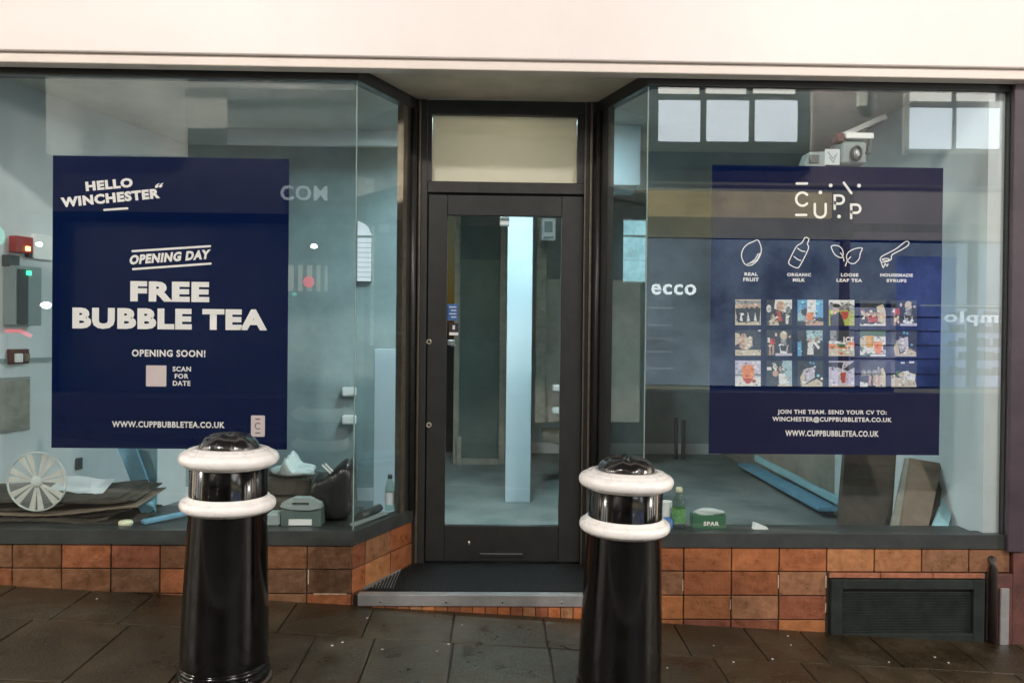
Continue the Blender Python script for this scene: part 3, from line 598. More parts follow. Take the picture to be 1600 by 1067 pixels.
pics = [
 [(cr, Q(0, 0, 40, 40)), (gr, Q(0, 2, 40, 8)), (k_, [(0, 14), (40, 10), (38, 34), (4, 36)])]+[(sk, E_(6+8*i, 10, 3, 4)) for i in range(5)]+[(wh, [(9+11*i, 20), (12+11*i, 34), (7+11*i, 33)]) for i in range(3)],
 [(dk, Q(0, 0, 40, 40)), (wh, [(14, 0), (40, 0), (40, 14), (30, 20), (12, 14)]), (cr, [(4, 40), (10, 22), (18, 34), (20, 40)]), (wh, E_(4, 14, 4, 6)), (sk, E_(22, 10, 7, 8)), (rd, [(16, 18), (22, 18), (24, 34), (18, 34)]), (gr, E_(34, 16, 4, 6)), (wh, [(30, 22), (35, 24), (34, 38), (30, 38)])],
 [(sb, Q(0, 0, 40, 40)), (wh, Q(15, 0, 29, 26)), (pb, [(0, 24), (8, 12), (12, 30), (0, 34)]), (k_, [(6, 18), (15, 13), (13, 26)]), (orr, E_(19, 26, 6, 7)), (k_, Q(24, 28, 40, 34)), (sk, [(10, 30), (40, 35), (40, 40), (10, 40)]), (k_, [(0, 33), (9, 33), (13, 40), (0, 40)])],
 [(wh, Q(0, 0, 40, 14)), (gr, [(0, 8), (10, 5), (20, 9), (30, 4), (40, 9), (40, 17), (0, 17)]), (yg, Q(0, 16, 40, 40)), (k_, [(2, 28), (9, 20), (17, 19), (22, 28), (25, 40), (3, 40)]), (sk, E_(11, 15, 4.5, 5.5)), (k_, E_(12, 9, 6, 3)), (rd, [(19, 18), (31, 18), (30, 27), (25, 31), (20, 27)])],
 [(dk, Q(0, 0, 40, 40)), (cr, [(26, 10), (36, 6), (40, 18), (40, 38), (28, 34)])]+[(sk, E_(5+6*i, 20+(i % 2)*3, 3, 4)) for i in range(6)]+[(rd, Q(12, 26, 28, 34)), (wh, Q(0, 37, 40, 40)), (wh, [(2, 30), (8, 22), (7, 30)])],
 dance,
 [(dk, Q(0, 0, 40, 40)), (cr, [(0, 4), (7, 6), (7, 20), (0, 24)]), (sk, E_(13, 18, 7, 13)), (cr, [(14, 12), (27, 11), (27, 25), (17, 32)]), (cr, Q(0, 31, 40, 40)), (wh, Q(36, 0, 40, 2))],
 dance,
 [(dk, Q(0, 0, 40, 40)), (pb, Q(14, 0, 39, 16)), (sb, Q(0, 18, 6, 40)), (k_, Q(8, 8, 14, 40))]+person_(20, 26, 12, wh, sk)+person_(30, 28, 10, k_, sk)+[(wh, [(24, 14), (35, 26), (33, 30), (22, 18)])],
 [(orr, Q(0, 18, 40, 40)), (cr, Q(0, 28, 40, 40)), (gr, Q(2, 0, 12, 20)), (dk, Q(12, 0, 40, 18)), (wh, [(0, 16), (30, 18), (24, 22), (0, 21)]), (gn, E_(20, 24, 6, 3)), (rd, [(14, 33), (22, 36), (26, 32), (20, 38)])],
 [(gn, Q(0, 0, 40, 40)), (wh, Q(4, 9, 40, 36)), (cr, E_(4, 18, 5, 8)), ((.7, .35, .05), [(8, 8), (22, 8), (20, 27), (10, 26)]), (orr, [(21, 17), (35, 17), (33, 36), (24, 36)]), (wh, [(0, 30), (8, 38), (0, 38)]), (dk, Q(36, 22, 40, 30)), (wh, Q(16, 37, 40, 40))],
 box_pic,
 [(li, Q(0, 0, 40, 40)), (wh, Q(0, 26, 40, 40)), (gr, Q(0, 21, 40, 24)), (orr, [(10, 10), (14, 7), (26, 7), (30, 10), (28, 32), (22, 36), (17, 35), (12, 31)]), (rd, [(13, 28), (28, 28), (22, 36), (17, 36)])],
 [(dk, Q(0, 0, 40, 40)), (pb, Q(24, 0, 40, 40)), (wh, Q(1, 10, 8, 15)), (wh, E_(13, 9, 3, 5)), (sk, E_(22, 13, 3, 5)), (sk, E_(14, 20, 5, 5)), (wh, [(19, 20), (28, 19), (36, 34), (20, 38)]), (cr, Q(18, 37, 40, 40))],
 box_pic,
 [(li, Q(0, 0, 40, 40)), (dk, [(0, 2), (22, 2), (24, 12), (40, 0), (40, 10), (30, 16), (14, 10), (0, 9)]), (wh, Q(21, 6, 23, 18)), (rd, [(18, 18), (27, 18), (25, 34), (20, 34)]), (cr, Q(0, 38, 40, 40))],
 [(dk, Q(0, 0, 40, 40)), (cr, [(24, 18), (36, 10), (40, 20), (40, 40), (24, 40)]), (wh, [(0, 32), (12, 34), (12, 40), (0, 40)])]+[(gr, E_(6+8*i, 18, 4, 5)) for i in range(4)]+[(sk, [(14+7*i, 22), (18+7*i, 24), (16+7*i, 38), (13+7*i, 36)]) for i in range(3)],
 [(dk, Q(0, 0, 40, 40)), (cr, [(0, 22), (38, 32), (40, 40), (0, 40)]), (gn, E_(12, 20, 6, 6)), (cr, [(10, 20), (20, 15), (38, 20), (37, 34), (18, 30)]), (wh, [(20, 16), (38, 21), (37, 31), (20, 27)]), (wh, Q(15, 1, 21, 3.5)), (wh, Q(28, 0, 36, 3))]]
for i, shp in enumerate(pics):
    r_, c_ = divmod(i, 6); X0 = 1148.7+c_*48.75; Y0 = 468+r_*47.6+c_*.25; b = nb()
    for k, (col, pts) in enumerate(shp):
        polyf(b, [Pz(X0+min(40, max(0, x)), Y0+min(40, max(0, y)), YT) for x, y in pts], YT-.00018*k, col)
    rp = random.Random(40+i); cols = [c for c, _ in shp]
    for k2 in range(46):
        cx_, cy2 = rp.uniform(2, 38), rp.uniform(2, 38); r1 = rp.uniform(.7, 2.6); base_ = cols[0]
        for c3, pts3 in shp:                                     # colour of the topmost shape under that spot, varied
            if min(p_[0] for p_ in pts3) < cx_ < max(p_[0] for p_ in pts3) and min(p_[1] for p_ in pts3) < cy2 < max(p_[1] for p_ in pts3): base_ = c3
        f3 = rp.choice((.35, .6, 1.5, 2.0)); a3 = rp.uniform(0, 3)
        pts3 = [(cx_+r1*rp.uniform(.6, 1.6)*math.cos(a3+q_*1.05), cy2+r1*rp.uniform(.5, 1.2)*math.sin(a3+q_*1.05)) for q_ in range(6)]
        polyf(b, [Pz(X0+min(40, max(0, x)), Y0+min(40, max(0, y)), YT) for x, y in pts3], YT-.00018*len(shp)-.00002*k2, tuple(min(.8, q_*f3+.01) for q_ in base_))
    o = obj('photo', b, M['photo'], B)
    if i == 9:
        t1 = textpx('ICE', X0+23, X0+39, Y0+10, Y0+18, YT-.0045, M['ink'], o, bold=.04); t2 = textpx('TE', X0+26, X0+39, Y0+23, Y0+31, YT-.0045, M['ink'], o, bold=.04)
for r_ in (A, B):
    L_ = r_.location.copy()
    for c in r_.children:
        c.location = -L_
# little sticker above the right poster
b = nb(); a = at(1289, 233, PY); c = at(1312, 258, PY); box(b, a.x, c.x, PY, PY+.0015, c.z, a.z); st = tag(obj('window_sticker', b, M['paper']), 'small square pale sticker above the right poster', 'sticker')
b = nb(); stroke(b, [Pz(1294, 238, YT), Pz(1301, 248, YT), Pz(1308, 240, YT), Pz(1302, 254, YT), Pz(1296, 246, YT)], .006, YT); obj('print', b, M['mgrey'], st)

# ---------------------------------------------------------------- bollards
def bollard(label, px, Y, sc=1.0):
    x = at(px, 1050, Y).x; z = gz(x, Y)
    t_ = thing('bollard', label, 'bollard', (x, Y, z), 'black and white bollards on the pavement')
    def arc(r0, z0, rr, hh, n=10): return [(r0+rr*math.cos(R(a)), z0+hh*math.sin(R(a))) for a in [-90+180*k/n for k in range(n+1)]]
    t_.rotation_euler.y = R(sc)
    b = nb(); lathe(b, [(.178, -.03), (.178, .0), (.180, .006)]+arc(.173, .022, .012, .013, 6)+arc(.168, .052, .011, .012, 6)+[(.169, .068), (.1735, .085), (.1735, .12), (.170, .25), (.162, .50), (.1545, .690), (.1545, .93), (.14, .94)], 0, 0, 96); obj('post', b, M['black'], t_)
    b = nb(); lathe(b, [(.150, .684), (.160, .684), (.168, .689), (.172, .690)]+arc(.174, .715, .0155, .0215, 10)+[(.168, .741), (.163, .748), (.157, .752), (.15, .752)], 0, 0, 96); obj('ring', b, M['white'], t_)
    b = nb(); lathe(b, [(.150, .866), (.160, .867), (.168, .873), (.170, .876)]+arc(.174, .903, .0235, .0265, 12)+[(.168, .934), (.160, .940), (.152, .938), (.144, .945), (.124, .947), (.118, .93)], 0, 0, 96); obj('ring', b, M['white'], t_)
    b = nb(); lathe(b, [(.119, .925), (.119, .948), (.114, .962), (.104, .976), (.086, .989), (.062, .998), (.034, 1.003), (.004, 1.004)], 0, 0, 48)
    for v in b.verts:
        q = math.atan2(v.co.y, v.co.x)
        if v.co.z > .955: v.co.z += .003*math.sin(q*5+px)+.002*math.sin(q*9)
    obj('dome_cap', b, M['dome'], t_)
    b = nb(); lathe(b, [(.190, -.002), (.188, .003)], 0, 0, 48); 
    obj('footing', b, M['grout'], t_)
    return t_
bollard('black bollard with two white rings in front of the navy bubble tea poster', 350, -.89, 1.0)
bollard('black bollard with two white rings standing in front of the door edge', 967, -.86, 1.3)

# litter specks
for px, py in ((519, 1008), (574, 965), (535, 1003), (597, 1014), (701, 1006), (683, 1017), (722, 976), (1115, 1008), (1146, 1034), (1207, 1029), (1231, 993), (1236, 1007), (1389, 1034), (1043, 1043), (1482, 1035), (1460, 1026), (151, 935), (920, 1003)):
    d = (at(px, py, 0)-Vector((0, -CD, CH))); d /= d.y; y = 0
    for _ in range(20): y = (gz(d.x*(CD+y), y)+.001-CH)/d.z-CD
    x = d.x*(CD+y); b = nb(); r = random.uniform(.003, .0065); a0 = random.random()*6
    pts = [(x+r*random.uniform(.7, 1.5)*math.cos(a0+k*1.05), y+r*random.uniform(.6, 1)*math.sin(a0+k*1.05)) for k in range(6)]
    prism(b, pts, gz(x, y), gz(x, y)+.003); tag(obj('litter_scrap', b, M['paper']), 'tiny pale scrap of litter on the dark paving slabs', 'litter', 'litter scraps on the paving')

# ---------------------------------------------------------------- things in the left window
BZ = ZG0-.008
def base(px, py, Y): p = at(px, py, Y); return p
def bx(name, label, cat, x0, x1, y0, y1, z0, z1, m_, bev=.003, T=None):
    b = nb(); box(b, x0, x1, y0, y1, z0, z1, bev, T); return tag(obj(name, b, M[m_]), label, cat)
def crumple(x, y, z, sx, sy, sz, seed, sub=3, amp=.25):
    b = nb(); bmesh.ops.create_icosphere(b, subdivisions=sub, radius=1); rnd = random.Random(seed)
    dirs = [Vector((rnd.gauss(0, 1), rnd.gauss(0, 1), rnd.gauss(0, 1))).normalized() for _ in range(26)]; am = [rnd.uniform(-.4, .8) for _ in dirs]
    for v in b.verts:
        n_ = v.co.normalized(); k = 1+amp*sum(a*max(0, n_.dot(d)-.72)*3 for d, a in zip(dirs, am))
        v.co = Vector((x+n_.x*sx*k, y+n_.y*sy*k, max(z, z+sz*.55+n_.z*sz*k*.6)))
    return b
# stack of dark sheets
P = lambda px, py, Y: at(px, py, Y)
for k in range(7):
    y0 = .12+.01*k; a = P(-40+random.uniform(0, 10), 800, y0+.2); z = BZ+.001+k*.0165; b = nb()
    xr = [230, 190, 222, 240, 212, 236, 226][k]; x1 = P(xr, 800, y0+.2).x; n = 14; th = .008 if k % 2 else .014
    top = []
    for i in range(n+1):
        t_ = i/n; x = a.x+(x1-a.x)*t_; lift = .03*math.sin(t_*5+k)*t_+ (.05*(t_**4)*(1 if k > 3 else .2))
        top.append((x, z+th+lift))
    for i in range(n):
        (xa, za), (xb, zb) = top[i], top[i+1]; yb = .14+.02*(k % 3); ye = .52
        vs = [b.verts.new(q) for q in ((xa, yb, za), (xb, yb+.01, zb), (xb, ye, zb+.03), (xa, ye, za+.03), (xa, yb, za-th), (xb, yb+.01, zb-th), (xb, ye, zb-th+.03), (xa, ye, za-th+.03))]
        for f in ((0, 1, 2, 3), (7, 6, 5, 4), (4, 5, 1, 0), (6, 7, 3, 2)): b.faces.new([vs[j] for j in f])
        if i == 0: b.faces.new([vs[j] for j in (0, 3, 7, 4)])
        if i == n-1: b.faces.new([vs[j] for j in (1, 5, 6, 2)])
    names = ['bottom', 'second from the bottom', 'third from the bottom', 'middle', 'fifth from the bottom', 'second from the top', 'top']
    tag(obj('cardboard_sheet', b, M['cardd' if k != 3 else 'card']), 'dark flattened cardboard sheet under the white paper, %s of the stack' % names[k], 'cardboard', 'flattened cardboard stacked in the left window')
b = nb(); n = 10; pp = [P(72, 772, .30), P(158, 778, .26), P(180, 752, .45), P(100, 750, .55)]
for i in range(n):
    for j in range(2):
        def q(u, v_):
            p = pp[0].lerp(pp[1], u).lerp(pp[3].lerp(pp[2], u), v_); return (p.x, p.y, p.z+.02+.008*math.sin(u*6))
        b.faces.new([b.verts.new(q(u, v_)) for u, v_ in ((i/n, j/2), ((i+1)/n, j/2), ((i+1)/n, (j+1)/2), (i/n, (j+1)/2))])
o = obj('paper_sheet', b, M['paper']); md = o.modifiers.new('s', 'SOLIDIFY'); md.thickness = .002; tag(o, 'white paper sheet lying on top of the dark cardboard stack', 'paper')
# spoked disc
cc = P(58, 752, .13); rr = .160; b = nb(); T = Matrix.Translation(cc) @ Matrix.Rotation(R(90), 4, 'X')
wt = thing('wheel_trim', 'round pale disc with radiating spokes leaning at far left of window', 'wheel trim', cc); wt.location.z = cc.z-rr
b = nb(); ring = [(rr-.006, -.006), (rr, -.004), (rr, .006), (rr-.006, .008), (rr-.006, -.006)]; lathe(b, ring, 0, 0, 48, T, cap=False); o = obj('rim', b, M['plastic'], wt); 
b2 = nb(); lathe(b2, [(.03, -.004), (.03, .008), (.02, .014)], 0, 0, 24, T); o2 = obj('hub', b2, M['plastic'], wt)
b3 = nb()
for k in range(7):
    for dd in (-9, 9):
        q = R(k*360/7+12+dd); pr = lambda r_, a_: (r_*math.cos(a_), r_*math.sin(a_)); prism(b3, [pr(.02, q-.14), pr(rr-.008, q-.105), pr(rr-.008, q+.105), pr(.02, q+.14)], -.003, .004, None, T)
o3 = obj('spokes', b3, M['cardl'], wt)
b4 = nb(); lathe(b4, [(rr-.011, .006), (.02, .0075), (.003, .008)], 0, 0, 48, T, cap=False); o4 = obj('clear_disc', b4, M['haze_pl'], wt)
for o_ in (o, o2, o3, o4): o_.location = -wt.location
# blue plank and sheeting
b = nb(); a = P(184, 700, .62); c = P(212, 700, .62); e = P(206, 800, .5); f_ = P(232, 800, .5)
prism(b, [(a.x, a.z), (c.x, c.z), (f_.x, f_.z), (e.x, e.z)], -.02, 0, None, Matrix.Translation((0, .62, 0)) @ Matrix.Rotation(R(90), 4, 'X'))
for v in b.verts: v.co.z += .0
tag(obj('blue_board', b, M['blue']), 'narrow blue board leaning upright below the left poster', 'board')
b = nb(); a = P(214, 690, .66); c = P(245, 798, .66); box(b, a.x, c.x, .66, .675, BZ-.2, a.z+.1, .002); tag(obj('pale_board', b, M['bluel']), 'pale aqua board standing right of the narrow blue board', 'board')
b = nb()
for yy, pts in ((.40, [(203, 778), (222, 770), (240, 774), (246, 798), (233, 826), (208, 828), (221, 800)]), (.37, [(214, 776), (236, 773), (241, 792), (226, 812)]), (.36, [(206, 826), (226, 806), (250, 812), (262, 826)])):
    q_ = [P(x, y, yy) for x, y in pts]; prism(b, [(p.x, p.z) for p in q_], -.006, .004, None, Matrix.Translation((0, yy, 0)) @ Matrix.Rotation(R(90), 4, 'X'))
for v in b.verts: v.co.y += .05*math.sin(v.co.x*31+v.co.z*23)
tag(obj('plastic_sheeting', b, M['bluesh']), 'crumpled translucent blue sheeting heaped at the end of the cardboard', 'plastic sheeting')
b = nb(); a = P(222, 824, .13); c = P(320, 796, .35); bar(b, (a.x, .14, BZ+.012), (c.x, .40, BZ+.03), .05, .02, .003); tag(obj('blue_batten', b, M['blue']), 'blue batten lying diagonally behind the left bollard', 'batten')
b = nb(); p = P(195, 820, .10); lathe(b, [(.03, 0), (.036, .006), (.036, .022), (.028, .028), (.005, .03)], 0, 0, 24, Matrix.Translation((p.x, .11, BZ))); tag(obj('tape_roll', b, M['cream'], smooth=False), 'small cream plastic lid lying on the sill by the cardboard', 'lid')
# wall items on the left side wall
def on_wall(px0, px1, py0, py1):
    """where the left side wall (from (-3.12,.08) to (-2.5,2.32)) is met by the view ray through the pixel"""
    def hit(px, py):
        d = fw+(px-W/2)/F*rt-(py-H/2)/F*up; A_ = Vector((-3.12, .08)); D_ = Vector((.62, 2.24)); O = Vector((0, -CD))
        den = d.x*D_.y-d.y*D_.x; t = ((A_.x-O.x)*D_.y-(A_.y-O.y)*D_.x)/den; return Vector((t*d.x, -CD+t*d.y, CH+t*d.z))
    return hit(px0, py1), hit(px1, py0)
wd = Vector((.62, 2.24, 0)).normalized(); wn = Vector((wd.y, -wd.x, 0))
def wall_box(b, px0, px1, py0, py1, th, off=.001, bev=.004):
    a, c = on_wall(px0, px1, py0, py1); L = (Vector((c.x, c.y, 0))-Vector((a.x, a.y, 0))).length
    T = Matrix(((wd.x, wn.x, 0, a.x), (wd.y, wn.y, 0, a.y), (0, 0, 1, 0), (0, 0, 0, 1))); box(b, 0, L, off, off+th, a.z, c.z, bev, T); return a
def wall_thing(name, label, cat, parts):
    nm, (b, m_) = parts[0]
    o = tag(obj(name, b, M[m_]), label, cat)
    for n2, (bb, mm) in parts[1:]: obj(n2, bb, M[mm], o)
def wb(*a, **k): b = nb(); wall_box(b, *a, **k); return b
wall_thing('alarm_box', 'small red alarm box high on the left wall', 'alarm', [('body', (wb(13, 40, 372, 394, .06), 'red')), ('lens', (wb(27, 33, 386, 392, .01, .062, .001), 'yled')), ('bracket', (wb(38, 45, 388, 402, .03), 'dgrey'))])
wall_thing('junction_box', 'small black box on the wall just below the red alarm', 'box', [('body', (wb(2, 21, 400, 416, .05), 'dgrey'))])
wall_thing('electrical_cabinet', 'tall grey metal cabinet with a green light on the left wall', 'cabinet', [('body', (wb(4, 47, 419, 508, .09), 'mgrey')), ('door_panel', (wb(7, 24, 422, 506, .01, .092), 'dgrey')), ('indicator', (wb(19, 26, 424, 430, .008, .104, .001), 'gled'))])
wall_thing('double_socket', 'brownish double socket low on the left wall', 'socket', [('body', (wb(10, 40, 545, 569, .03), 'brownw')), ('plug', (wb(15, 24, 552, 566, .03, .032), 'whitep')), ('plug', (wb(28, 37, 552, 564, .02, .032), 'card'))])
wall_thing('framed_board', 'olive panel in a thin silver frame at the far left edge', 'panel', [('body', (wb(-60, 44, 588, 684, .02), 'metal')), ('face', (wb(-60, 41, 592, 680, .004, .022, .001), 'wood'))])
wall_thing('thermostat_box', 'white box on the left wall beside the red alarm', 'box', [('body', (wb(46, 78, 370, 404, .03), 'whitep'))])
wall_thing('wall_socket', 'small dark socket on the wall below the left poster', 'socket', [('body', (wb(117, 126, 714, 734, .02), 'dgrey'))])
b = nb(); wall_box(b, -60, 150, 561, 563.5, .012); obj('dado_rail', b, M['mgrey'], bld)
# right part of the left window
b = nb(); a = P(420, 742, .42); c = P(492, 742, .42); box(b, a.x-.12, c.x, .32, .58, BZ+.001, a.z, .004); box(b, a.x-.12, c.x, .30, .318, a.z-.09, a.z-.005, .002)
tag(obj('cardboard_box', b, M['cardd']), 'brown cardboard box behind the grey-green case in the left window', 'box')
b = crumple(P(458, 740, .42).x, .42, P(458, 744, .42).z, .125, .09, .05, 11, 4, .5)
for v in b.verts:
    d = v.co.x-P(453, 700, .42).x
    if abs(d) < .035 and v.co.z > P(458, 740, .42).z+.02: v.co.z += .08*(1-abs(d)/.035)
tag(obj('bubble_wrap', b, M['plastic'], smooth=True), 'crumpled clear plastic wrap on top of the cardboard box', 'plastic wrap')
b = nb(); prof = [(-.15, 0), (.13, 0), (.15, .1), (.13, .22), (.155, .33), (.12, .395), (.07, .385), (.0, .33), (-.07, .285), (-.13, .30), (-.17, .20), (-.14, .1)]
cx = P(523, 800, .33).x; n = len(prof); rings = []
for j in range(7):
    t_ = j/6; k = math.sin(math.pi*(.15+.7*t_))**.7; rings.append([b.verts.new((cx+x*.80*(.8+.2*k)+.008*math.sin(i*2.3+j*1.7), .20+t_*.26, BZ+.001+max(0, z*.86*(.72+.28*k)+.008*math.sin(i*1.9+j)))) for i, (x, z) in enumerate(prof)])
for A_, B_ in zip(rings, rings[1:]):
    for i in range(n): b.faces.new((A_[i], A_[(i+1) % n], B_[(i+1) % n], B_[i]))
b.faces.new(rings[0]); b.faces.new(rings[-1][::-1])
bg_ = obj('bin_bag', b, M['bag'], smooth=True); md = bg_.modifiers.new('s', 'SUBSURF'); md.levels = 2; md.render_levels = 2; tag(bg_, 'slumped black plastic sack at the right end of the left window', 'bag')
for k, (a, c) in enumerate((((503, 726), (517, 739)), ((508, 724), (520, 736)))):
    b = nb(); bar(b, P(*a, .19), P(*c, .19), .004, .008); tag(obj('white_strip', b, M['whitep']), ['lower thin white strip lying on the black sack', 'upper thin white strip lying on the black sack'][k], 'strip', 'white strips on the sack')
tc_ = thing('tool_case', 'grey-green plastic case with a pale top and handle slot', 'case', (P(470, 820, .12).x, .12, BZ))
cx = 0; s2 = 4.33/1250
b = nb(); hw = 31*s2; prism(b, [(-hw, 0), (hw, 0), (hw, .095), (hw*.9, .12), (-hw*.9, .12), (-hw, .09)], -.10, 0, None, Matrix.Rotation(R(90), 4, 'X')); obj('case_body', b, M['tool'], tc_)
b = nb(); ho = [(-hw*1.02, .105), (-hw*.95, .125), (-hw*.35, .152), (hw*.35, .152), (hw*.95, .122), (hw*1.02, .10), (hw*.5, .088), (-hw*.5, .09)]
hi_ = [(-hw*.42, .115), (-hw*.42, .128), (hw*.42, .128), (hw*.42, .115)]
prism(b, [ho[0], ho[1], ho[2], hi_[1], hi_[0], ho[7]], -.06, .012, None, Matrix.Rotation(R(90), 4, 'X')); prism(b, [ho[2], ho[3], hi_[2], hi_[1]], -.06, .012, None, Matrix.Rotation(R(90), 4, 'X'))
prism(b, [ho[3], ho[4], ho[5], ho[6], hi_[3], hi_[2]], -.06, .012, None, Matrix.Rotation(R(90), 4, 'X')); prism(b, [hi_[0], hi_[3], ho[6], ho[7]], -.06, .012, None, Matrix.Rotation(R(90), 4, 'X')); obj('handle', b, M['toolt'], tc_)
b = nb(); box(b, -hw*.6, hw*.55, -.006, -.001, .006, .038); obj('case_label', b, M['whitep'], tc_)
b = nb(); p = P(430, 815, .10); box(b, p.x-.05, p.x+.02, .1, .2, BZ+.001, BZ+.07, .01); tag(obj('grey_tub', b, M['toolt']), 'small grey tub left of the grey-green case', 'tub')
b = nb(); bar(b, (P(548, 826, .06).x, .10, BZ+.012), (P(600, 800, .3).x, .36, BZ+.02), .035, .012, .002); tag(obj('timber_offcut', b, M['mgrey']), 'flat grey strip on the sill along the angled glass', 'strip')
b = nb(); tube(b, [(P(562, 815, .2).x, .21, BZ+.035), (P(592, 800, .4).x, .43, BZ+.035)], .022, 16); tag(obj('black_roll', b, M['dgrey']), 'short black roll lying behind the angled glass', 'roll')
def bottle(name, label, x, y, z, h, r, capm, labm=None, sc=1):
    t_ = thing(name, label, 'bottle', (x, y, z)); b = nb()
    lathe(b, [(r*.9, 0), (r, h*.03), (r, h*.55), (r*.95, h*.65), (r*.75, h*.75), (r*.42, h*.86), (r*.4, h*.92)], 0, 0, 24); obj('bottle_body', b, M['bottle'], t_)
    b = nb(); lathe(b, [(r*.5, h*.885), (r*.5, h*.97), (r*.42, h)], 0, 0, 20); obj('cap', b, M[capm], t_)
    if labm: b = nb(); lathe(b, [(r*1.01, h*.16), (r*1.015, h*.5)], 0, 0, 24, cap=False); obj('bottle_label', b, M[labm], t_)
    return t_
p = P(609, 797, .46); bottle('drink_bottle', 'clear bottle with black cap beside the white board', p.x, .46, p.z+.004, .205, .028, 'dgrey', 'paper')
for i, py in enumerate((612, 656)):
    a = P(534, py-7, 2.25); c = P(553, py+7, 2.25); b = nb(); box(b, a.x, c.x+.01, 2.25, 2.318, c.z, a.z, .012, seg=2)
    tag(obj('wall_fitting', b, M['whitep']), ['upper small white fitting on the teal wall', 'lower small white fitting on the teal wall'][i], 'fitting')
# glowing window shapes standing in for reflections in the angled panes
def sash(px0, px1, py0, py1, Y, m_, label, arch):
    a = P(px0, py0, Y); c = P(px1, py1, Y); t_ = thing('sash_reflection', label, 'window', ((a.x+c.x)/2, Y, c.z)); L_ = t_.location
    w_ = c.x-a.x; h_ = a.z-c.z; b = nb()
    pts = [(-w_/2, 0), (w_/2, 0), (w_/2, h_*.76)]+([(w_/2*.45, h_*.9), (0, h_*.95), (-w_/2, h_)] if arch else [(w_/2, h_), (-w_/2, h_)])
    prism(b, pts, -.02, 0, None, Matrix.Rotation(R(90), 4, 'X')); obj('pane', b, M[m_], t_)
    b = nb(); y = -.012
    box(b, -w_/2-.015, w_/2+.012, y, y+.008, h_*.72, h_*.76)
    for k in range(1, 9 if arch else 2): z = h_*.72*k/9 if arch else h_*.35; box(b, -w_/2, w_/2, y, y+.004, z-.002, z+.002)
    for z in (0, h_ if not arch else 0): box(b, -w_/2-.01, w_/2+.01, y-.001, y+.005, z-.006, z+.006)
    box(b, w_/2, w_/2+.012, y, y+.008, 0, h_*.76); obj('glazing_bars', b, M['mgrey'], t_)
sash(559, 580, 345, 441, 2.30, 'sash', 'glowing arched panel added for the bright reflection in the left angled pane', True)
sash(975, 1008, 344, 441, 2.6, 'sasht_refl', 'glowing aqua panel added for the bright reflection in the right angled pane', False)

# ---------------------------------------------------------------- things in the right window
# camera on a bracket
cy_ = .28
t_ = thing('security_camera', 'white bracket with ring-shaped camera hanging above the right poster', 'camera', P(1330, 250, cy_)); L_ = t_.location.copy()
def addp(nm, b, m_): o = obj(nm, b, M[m_], t_); o.location = -L_
b = nb(); bar(b, P(1312, 214, cy_), P(1384, 182, cy_), .03, .03, .004); addp('arm', b, 'whitep')
b = nb(); bar(b, P(1325, 218, cy_-.02), P(1381, 189, cy_-.02), .005, .008); addp('arm_slot', b, 'dgrey')
b = nb(); a = P(1318, 209, cy_); c = P(1362, 219, cy_); box(b, a.x, c.x, cy_-.03, cy_+.05, c.z, a.z, .004); addp('bracket_plate', b, 'whitep')
b = nb(); bar(b, P(1344, 206, cy_), P(1356, 200, cy_), .012, .022); addp('gusset', b, 'dgrey')
b = nb(); a = P(1319, 208, cy_-.03); box(b, a.x-.04, a.x, cy_-.034, cy_+.03, a.z-.05, a.z, .004); addp('clamp', b, 'brownw')
b = nb(); a = P(1313, 222, cy_); c = P(1358, 252, cy_); box(b, a.x, c.x-.02, cy_-.02, cy_+.10, c.z-.02, a.z, .01); addp('housing', b, 'mgrey')
b = nb(); p = P(1338, 240, cy_-.03); T = Matrix.Translation(p) @ Matrix.Rotation(R(90), 4, 'X') @ Matrix.Scale(1.45, 4, (0, 1, 0)); lathe(b, [(.022, -.01), (.029, -.01), (.030, .012), (.022, .014), (.021, .0)], 0, 0, 32, T, cap=False); addp('lens_ring', b, 'dgrey')
b = nb(); lathe(b, [(.021, 0), (.02, .006), (.012, .011), (.003, .013)], 0, 0, 24, T); addp('lens', b, 'metal')
b = nb(); bar(b, P(1361, 212, cy_-.02), P(1357, 238, cy_-.02), .012, .014); a = P(1357, 239, cy_-.02); box(b, a.x-.018, a.x+.014, cy_-.03, cy_, a.z-.005, a.z+.004); addp('hinge_rod', b, 'dgrey')
b = nb(); bar(b, P(1296, 232, cy_), P(1320, 219, cy_), .014, .006); addp('cable', b, 'dgrey')
b = nb(); a = P(1256, 238, cy_); c = P(1290, 260, cy_); prism(b, [(a.x, c.z), (c.x, c.z), (c.x, a.z+.005), (a.x+.03, a.z)], -.1, 0, None, Matrix.Translation((0, cy_, 0)) @ Matrix.Rotation(R(90), 4, 'X')); addp('base_plate', b, 'mgrey')
b = nb(); a = P(1266, 242, cy_-.01); box(b, a.x, a.x+.05, cy_-.012, cy_-.002, a.z-.045, a.z); addp('base_slot', b, 'dgrey')
p = P(1062, 828, .085); bottle('juice_bottle', 'clear bottle with cream cap and green label beside the green box', p.x, .11, BZ+.001, .225, .036, 'cream', 'leaf')
p = P(1041, 810, .1); b = nb(); lathe(b, [(.024, 0), (.032, .12), (.033, .122), (.03, .12), (.022, .005)], 0, 0, 24, Matrix.Translation((p.x+.01, .15, BZ+.02)), cap=False); tag(obj('paper_cup', b, M['whitep']), 'pale cup standing between bollard and bottle', 'cup')
p = P(1044, 820, .08); b = nb(); lathe(b, [(.026, 0), (.03, .01), (.03, .05), (.022, .062), (.004, .066)], 0, 0, 24, Matrix.Translation((p.x, .095, BZ+.001))); tag(obj('blue_tub', b, M['bluecap']), 'rounded blue plastic tub beside the juice bottle', 'tub')
gb = thing('green_box', 'dark green carton with white lettering on the right window sill', 'box', (P(1108, 820, .09).x, .09, BZ)); hw = 26*s2
b = nb(); box(b, -hw, hw, 0, .07, .001, .078, .003); obj('carton', b, M['green'], gb)
